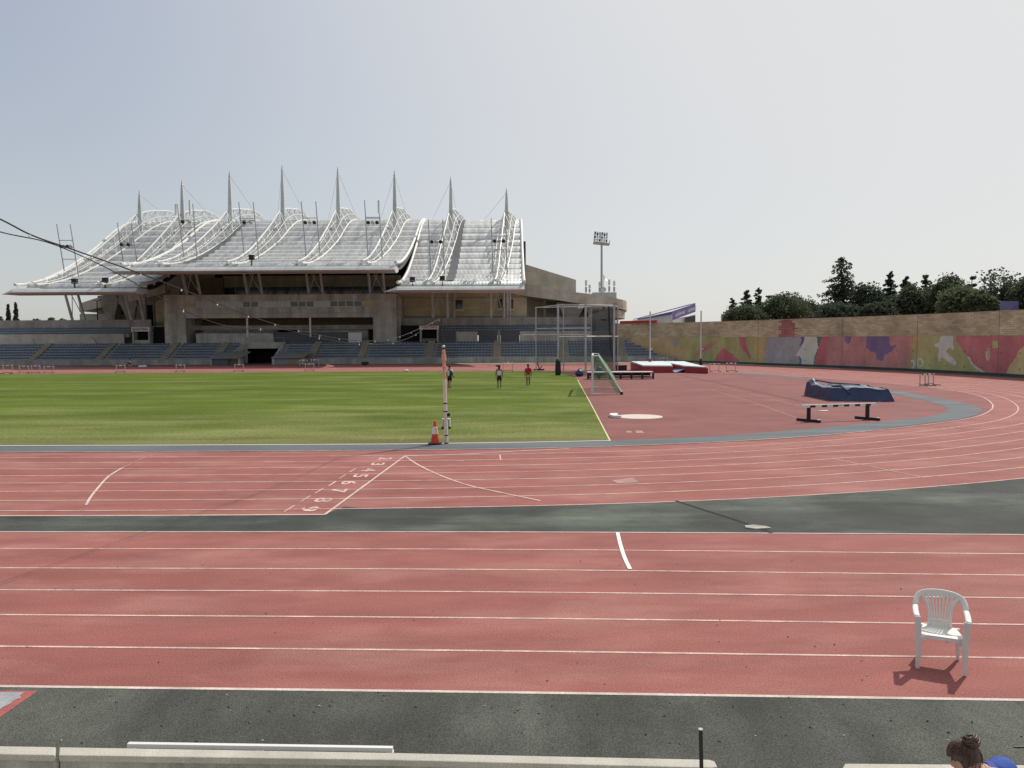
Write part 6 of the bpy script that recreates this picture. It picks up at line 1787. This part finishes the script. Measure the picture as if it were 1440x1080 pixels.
# ---- woman on the near step, seen from behind over her left shoulder
Hc = W(1356, 1067, 4.32)
seat = .92
hx_, hy_, hz_ = Hc
fd = Vector((-.66, .66, -.74)).normalized()          # where she looks: down to her left front
lf_ = Vector((-.73, -.68, 0)).normalized()
up_ = lf_.cross(fd) * -1 if lf_.cross(fd).z < 0 else lf_.cross(fd)
rootw = T('person', 'woman with brown hair in a bun and blue shirt bending over in the near corner', 'person', (hx_ + .22, hy_ - .14, seat))
def L_(v): return Vector(v) - Vector(rootw.location)
cb = Hc + Vector((.152, -.03, -.180)); nb = Hc + Vector((.084, -.02, -.072)); nk = Hc + Vector((.058, -.015, -.072)); pv_ = Vector((hx_ + .22, hy_ - .14, seat + .115)); wst = pv_.lerp(cb, .5) + Vector((.03, -.02, 0))
sh_l = cb + Vector((-.075, -.14, .045)); sh_r = cb + Vector((.14, .12, .055))
J = dict(pelvis=pv_, waist=wst, chest=cb, neckb=nb, neck=nk, headm=Hc, headt=Hc + up_ * .035, jaw=Hc + fd * .055 - up_ * .055, brow=Hc + fd * .034 + up_ * .028,
         shl=sh_l, ell=sh_l + Vector((-.10, .10, -.26)), wrl=sh_l + Vector((-.22, .30, -.30)), hal=sh_l + Vector((-.25, .36, -.30)),
         shr=sh_r, elr=sh_r + Vector((.02, .10, -.27)), wrr=sh_r + Vector((-.20, .26, -.33)), har=sh_r + Vector((-.26, .29, -.33)),
         hil=pv_ + Vector((-.10, .03, -.01)), knl=pv_ + Vector((-.13, .44, .0)), anl=pv_ + Vector((-.14, .42, -.44)), tol=pv_ + Vector((-.15, .58, -.505)),
         hir=pv_ + Vector((.10, .03, -.01)), knr=pv_ + Vector((.11, .46, .0)), anr=pv_ + Vector((.12, .46, -.44)), tor=pv_ + Vector((.12, .62, -.505)))
rw = dict(pelvis=.125, waist=.112, chest=.125, neckb=.07, neck=.05, headm=.090, headt=.080, jaw=.060, brow=.066, shl=.062, ell=.042, wrl=.028, hal=.028, shr=.062, elr=.042, wrr=.028, har=.028,
          hil=.095, knl=.062, anl=.042, tol=.028, hir=.095, knr=.062, anr=.042, tor=.028)
nm = list(J); ixx = {n: i for i, n in enumerate(nm)}
vv = [tuple(L_(J[n])) for n in nm]; rr_w = [rw[n] for n in nm]
ee = [('pelvis', 'waist'), ('waist', 'chest'), ('chest', 'neckb'), ('neckb', 'neck'), ('neck', 'headm'), ('headm', 'headt'), ('headm', 'jaw'), ('headm', 'brow'), ('chest', 'shl'), ('shl', 'ell'), ('ell', 'wrl'), ('wrl', 'hal'),
      ('chest', 'shr'), ('shr', 'elr'), ('elr', 'wrr'), ('wrr', 'har'), ('pelvis', 'hil'), ('hil', 'knl'), ('knl', 'anl'), ('anl', 'tol'), ('pelvis', 'hir'), ('hir', 'knr'), ('knr', 'anr'), ('anr', 'tor')]
ed = [(ixx[a], ixx[b]) for a, b in ee]
for ha, wr in (('hal', 'wrl'), ('har', 'wrr')):
    h = Vector(vv[ixx[ha]]); d = (h - Vector(vv[ixx[wr]])).normalized(); side = d.cross(Vector((0, 0, 1))).normalized()
    for o_, ln in ((-.028, .06), (-.010, .078), (.010, .074), (.026, .056)):
        a = h + d * .045 + side * o_; b = a + d * ln * .5 + Vector((0, 0, -.012)); c = b + d * ln * .35 + Vector((0, 0, -.03)); i0 = len(vv)
        vv += [tuple(a), tuple(b), tuple(c)]; rr_w += [.0095, .009, .008]; ed += [(ixx[ha], i0), (i0, i0 + 1), (i0 + 1, i0 + 2)]
    a = h + side * .035 + d * .01; b = a + side * .02 + d * .03; i0 = len(vv); vv += [tuple(a), tuple(b)]; rr_w += [.0105, .009]; ed += [(ixx[ha], i0), (i0, i0 + 1)]
skin_mesh('body', vv, ed, rr_w, M['skin'], rootw, sub=2)
def wsub(name, js, es, grow, m):
    pts = []; rad_ = []
    for j in js:
        if isinstance(j, tuple): pts.append(tuple(L_(J[j[0]].lerp(J[j[1]], j[2])))); rad_.append((rw[j[0]] * (1 - j[2]) + rw[j[1]] * j[2]) + grow)
        else: pts.append(tuple(L_(J[j]))); rad_.append(rw[j] + grow)
    k = {j: i for i, j in enumerate(js)}
    return skin_mesh(name, pts, [(k[a], k[b]) for a, b in es], rad_, m, rootw, sub=2)
ax_ = (sh_r - sh_l).normalized()
def shirt_ring(c, n, w, d):
    n = Vector(n).normalized(); b = n.cross(ax_).normalized(); a = b.cross(n).normalized()
    return [Vector(c) + a * (w * math.copysign(abs(math.cos(t)) ** .85, math.cos(t))) + b * (d * math.sin(t)) for t in [2 * math.pi * k / 20 for k in range(20)]]
spine = (nb - cb).normalized()
rg_ = [shirt_ring(nb + spine * .012, spine, .074, .060), shirt_ring(nb - spine * .012, spine, .118, .074), shirt_ring(cb + spine * .075, spine, .165, .092), shirt_ring(cb + spine * .02, spine, .200, .116),
       shirt_ring(cb - Vector((0, 0, .06)), spine, .190, .128), shirt_ring(wst, (wst - pv_) * -1 + spine * .001 if False else (cb - pv_), .165, .125), shirt_ring(pv_ + Vector((0, 0, .03)), (cb - pv_), .185, .150)]
mb = MB(); mb.grid([r_ + [r_[0]] for r_ in rg_])
for sh, el in ((sh_l, J['ell']), (sh_r, J['elr'])):
    mb.path(catmull([cb + spine * .045 + (sh - cb) * .35, sh, sh.lerp(el, .3), sh.lerp(el, .62)], 4), [.080] * 4 + [.086] * 4 + [.078] * 4 + [.074], 14)
mb.v = [q + Vector((math.sin(q.z * 60 + q.x * 25), math.sin(q.z * 47 + q.y * 31), 0)) * .0035 for q in mb.v]
sh_o = mb.build('shirt', M['shirtb'], rootw, smooth=True)
ss_ = sh_o.modifiers.new('sub', 'SUBSURF'); ss_.levels = 1; ss_.render_levels = 1
k1, k2 = ('hil', 'knl', .98), ('hir', 'knr', .98)
wsub('shorts', ['pelvis', 'hil', 'hir', k1, k2], [('pelvis', 'hil'), ('pelvis', 'hir'), ('hil', k1), ('hir', k2)], .018, M['shorts'])
for an, to in (('anl', 'tol'), ('anr', 'tor')):
    c = J[an].lerp(J[to], .5); mb = MB(); mb.ball((c.x, c.y, max(c.z, .555)), .048, .14, .05, 12, 8); mb.build('shoe', M['whitep'], rootw, smooth=True)
# hair: a cap of combed strands ending in a twisted bun
Bz = Matrix((tuple(lf_), tuple(fd), tuple(up_))).transposed()      # local x left, y forward, z up
rndh = random.Random(8)
mb = MB()
mb.ball((0, 0, 0), 1, nu=36, nv=24)
keep = []
for f in mb.f:
    c = sum((mb.v[i] for i in f), Vector()) / len(f)
    if c.y > .40 and c.z < .34: continue
    if c.z < -.50: continue
    if c.z < -.12 and c.y > .15: continue
    keep.append(f)
mb.f = keep; mb.m = [0] * len(keep)
mb.v = [Hc + Bz @ Vector((v.x * .082, v.y * .090 - .010, v.z * .092 + .012)) for v in mb.v]
mb.v = [v + (v - Hc).normalized() * .003 * math.sin(70 * (v - Hc).dot(lf_) + 14 * (v - Hc).dot(up_)) for v in mb.v]
cap = mb.build('hair', M['hairb'], rootw, smooth=True)
mb = MB()
tie = Hc + Bz @ Vector((0, -.070, .045)); bun = Hc + Bz @ Vector((-.005, -.098, .066))
for k in range(120):        # combed strands over the cap, running to the tie
    a = rndh.uniform(-2.6, 2.6); t0 = rndh.uniform(.2, 1.0)
    pts = []
    for q in range(6):
        u = q / 5; th = a; ph = (1.75 * t0) * (1 - u) + .05
        d = Vector((math.sin(ph) * math.sin(th), -math.sin(ph) * math.cos(th) * 1.0, math.cos(ph)))
        d = Vector((d.x, d.y * math.cos(1.0) - d.z * math.sin(1.0), d.y * math.sin(1.0) + d.z * math.cos(1.0)))
        if d.y > .38: continue
        p = Hc + Bz @ Vector((d.x * .0825, d.y * .091 - .010, d.z * .093 + .012)); pts.append(p)
    if len(pts) > 2: mb.path(pts, [.0012] + [.0024] * (len(pts) - 2) + [.0015], 4)
mb.build('hair_strands', M['hairb'], cap)
mb = MB()
for k in range(26):        # the bun: loops of hair wound round each other
    ax = Vector((rndh.gauss(0, .35), rndh.gauss(0, .35), 1)).normalized(); r0 = rndh.uniform(.018, .040); hgt = rndh.uniform(-.028, .030); ph = rndh.uniform(0, 6.28)
    xx = ax.cross(Vector((0, 1, 0))).normalized(); yy = ax.cross(xx)
    pts = [bun + Bz @ (xx * (r0 * math.cos(ph + t * .5)) + yy * (r0 * math.sin(ph + t * .5)) + ax * (hgt + .004 * math.sin(t))) for t in range(11)]
    mb.path(pts, [.003] + [.0085] * 9 + [.003], 6)
mb.ball(bun, .036, nu=12, nv=8)
bn_ = mb.build('hair_bun', M['hairb'], rootw, smooth=True)
mb = MB(); n_ = 14; ax = (bun - tie).normalized(); xx = ax.cross(Vector((0, 0, 1))).normalized(); yy = ax.cross(xx)
mb.path([tie + (xx * math.cos(2 * math.pi * k / n_) + yy * math.sin(2 * math.pi * k / n_)) * .026 for k in range(n_ + 1)], .006, 6); mb.build('hair_tie', M['hairb'], bn_)
mb = MB()
for k in range(2):         # short loose strands in the nape
    p = Hc + Bz @ Vector((rndh.uniform(-.05, .06), -.085, -.03 + rndh.uniform(-.02, .02))); mb.path([p, p + Bz @ Vector((rndh.uniform(-.01, .01), -.012, -.03)), p + Bz @ Vector((rndh.uniform(-.02, .02), -.005, -.065))], [.0016, .0014, .0006], 4)
mb.build('loose_strands', M['hairb'], cap)
for s in (1, -1):
    mb = MB(); c = Hc + Bz @ Vector((s * .080, .012, -.012))
    mb.ball((0, 0, 0), .011, .021, .032, 12, 8, fn=lambda d: 1 - .25 * max(0, d.x * s)); mb.xf(Matrix.Translation(c) @ Bz.to_4x4() @ Matrix.Rotation(R(12), 4, 'X')); mb.build('ear', M['skin'], rootw, smooth=True)
mb = MB(); c = Hc + Bz @ Vector((0, .070, -.022)); mb.hexa([c + Bz @ Vector(v) for v in ((-.016, -.012, -.018), (.016, -.012, -.018), (.012, .016, -.016), (-.012, .016, -.016))], [c + Bz @ Vector(v) for v in ((-.007, -.012, .035), (.007, -.012, .035), (.005, -.004, .03), (-.005, -.004, .03))]); mb.build('nose', M['skin'], rootw, smooth=True)
for s in (1, -1):
    mb = MB(); mb.ball(Hc + Bz @ Vector((s * .024, .058, .000)), .009, nu=10, nv=6); mb.build('eye', M['whitep'], rootw, smooth=True)
mb = MB(); mb.path([Hc + Bz @ Vector((x, .066 - abs(x) * .3, -.062)) for x in (-.022, -.01, 0, .01, .022)], [.003, .005, .0055, .005, .003], 6); mb.build('mouth', mat('lips', (.36, .14, .12), .5), rootw, smooth=True)

# ================================================================== WHITE PLASTIC CHAIR
fl_, fr_, bl_, br_ = G(1288.3, 937.5), G(1354, 948), G(1297, 922), G(1346.5, 930)
cc = (fl_ + fr_ + bl_ + br_) / 4
fv = ((fl_ + fr_) / 2 - (bl_ + br_) / 2)
xv = (fr_ - fl_)
ang = math.atan2(xv.y, xv.x)
ch = T('plastic_chair', 'white plastic garden armchair with slatted fan back standing on the red lanes', 'chair', (cc.x, cc.y, .003), ang)
def cb_(mb, name, smooth=False, bevel=0.004):
    o = mb.build(name, M['whitep'], loc=(0, 0, 0), smooth=smooth, bevel=bevel); o.parent = ch; return o
# seat: dished, with a rounded rolled front
mb = MB(); rows = []; nxs, nys = 12, 10
def seat_z(u, v): return .425 - .022 * math.sin(math.pi * min(1, max(0, (v - .1) / .9))) * (1 - (2 * u - 1) ** 2) - .014 * v - (.035 * max(0, .12 - v) / .12) ** 1.0
for j in range(nys + 1):
    v = j / nys; hw_ = .232 - .055 * v; row = []
    for i in range(nxs + 1):
        u = i / nxs; row.append(Vector(((2 * u - 1) * hw_, -.215 + .40 * v - .012 * (1 - (2 * u - 1) ** 2) * (1 - v), seat_z(u, v))))
    rows.append(row)
mb.grid(rows)
low = [[p - Vector((0, 0, .016)) for p in r] for r in rows]
mb.grid([r[::-1] for r in low])
edge = [r[0] for r in rows[::-1]] + rows[0][1:] + [r[-1] for r in rows[1:]] + rows[-1][-2::-1]
for p, q in zip(edge, edge[1:] + edge[:1]): mb.poly([p, q, q - Vector((0, 0, .016)), p - Vector((0, 0, .016))])
cb_(mb, 'seat', True, 0)
mb = MB()   # apron under the seat front and sides, arched
for s in (-1, 1):
    mb.hexa([(s * .235, -.21, .30), (s * .150, -.222, .375), (s * .150, -.205, .375), (s * .235, -.19, .30)], [(s * .235, -.21, .425), (s * .150, -.222, .415), (s * .150, -.205, .415), (s * .235, -.19, .425)])
    mb.hexa([(s * .238, -.19, .33), (s * .226, -.19, .33), (s * .170, .17, .32), (s * .182, .17, .32)], [(s * .238, -.19, .425), (s * .226, -.19, .425), (s * .170, .17, .41), (s * .182, .17, .41)])
mb.box(-.15, .15, -.222, -.205, .372, .418)
cb_(mb, 'apron', False, .003)
for s in (-1, 1):
    mb = MB()  # front leg: channel section that runs up to the arm
    mb.bar((s * .272, -.235, .645), (s * .262, -.232, .40), .034, .095, up=(0, 1, 0), w2=.036, h2=.085)
    mb.bar((s * .262, -.232, .40), (s * .252, -.238, .0), .036, .085, up=(0, 1, 0), w2=.028, h2=.05)
    mb.bar((s * .250, -.268, .645), (s * .232, -.262, .30), .05, .014, up=(0, 1, 0), w2=.055, h2=.014)
    mb.bar((s * .232, -.262, .30), (s * .243, -.255, .0), .055, .014, up=(0, 1, 0), w2=.032, h2=.012)
    cb_(mb, 'leg', False, .004)
    mb = MB()
    mb.bar((s * .185, .165, .415), (s * .198, .185, .25), .06, .03, up=(0, 1, 0), w2=.05, h2=.03); mb.bar((s * .198, .185, .25), (s * .21, .235, .0), .05, .03, up=(0, 1, 0), w2=.034, h2=.026)
    cb_(mb, 'leg', False, .004)
    mb = MB()
    arm = [(s * .266, -.268, .632), (s * .268, -.255, .650), (s * .271, -.20, .655), (s * .275, -.08, .656), (s * .275, .04, .658), (s * .272, .10, .664), (s * .268, .13, .675)]
    mb.path(catmull([Vector(a) for a in arm], 4), .034, 8, flat=.34); cb_(mb, 'arm', True, 0)
# back: arch, side ribs and slats
def back_y(z): return .170 + (z - .42) * .17
mb = MB()
arch = [(-.270, .10, .655), (-.268, .135, .70), (-.252, .185, .745), (-.222, .222, .778), (-.160, .242, .803), (-.08, .247, .817), (0, .249, .822), (.08, .247, .817), (.160, .242, .803), (.222, .222, .778), (.252, .185, .745), (.268, .135, .70), (.270, .10, .655)]
arch = catmull([Vector(a) for a in arch], 4)
mb.path(arch, [.028] + [.036] * (len(arch) - 2) + [.028], 8, flat=.36, up=(0, 1, .2)); cb_(mb, 'back_arch', True, 0)
mb = MB()
def rib(pts, w): mb.path(catmull([Vector((x, back_y(z), z)) for x, z in pts], 5), w, 6, flat=.5, up=(0, 1, .17))
for s in (-1, 1):
    mb_pts = [(s * .205, .775), (s * .165, .72), (s * .132, .65), (s * .118, .57), (s * .113, .49), (s * .115, .41)]
    mb.path(catmull([Vector((x, back_y(z), z)) for x, z in mb_pts], 5), [.032, .031, .03, .03, .028, .027, .026, .025, .024, .023, .022, .021, .021, .02, .02, .02, .02, .02, .02, .02, .02, .021, .022, .022, .022, .022], 6, flat=.4, up=(0, 1, .17))
cb_(mb, 'side_rib', True, 0)
for k in range(7):
    f = (k - 3) / 3.0
    mb = MB(); pts = [(f * .145, .80), (f * .118, .72), (f * .096, .62), (f * .084, .53), (f * .080, .47)]
    rib(pts, .0115); cb_(mb, 'slat', True, 0)
mb = MB(); mb.hexa([(-.125, back_y(.405), .405), (.125, back_y(.405), .405), (.125, back_y(.405) + .014, .405), (-.125, back_y(.405) + .014, .405)], [(-.112, back_y(.492), .492), (.112, back_y(.492), .492), (.112, back_y(.492) + .013, .492), (-.112, back_y(.492) + .013, .492)]); cb_(mb, 'back_panel', False, .004)
mb = MB(); mb.hexa([(-.20, back_y(.775) - .002, .765), (.20, back_y(.775) - .002, .765), (.20, back_y(.775) + .012, .765), (-.20, back_y(.775) + .012, .765)], [(-.11, back_y(.81), .812), (.11, back_y(.81), .812), (.11, back_y(.81) + .01, .812), (-.11, back_y(.81) + .01, .812)]); cb_(mb, 'head_panel', False, .003)
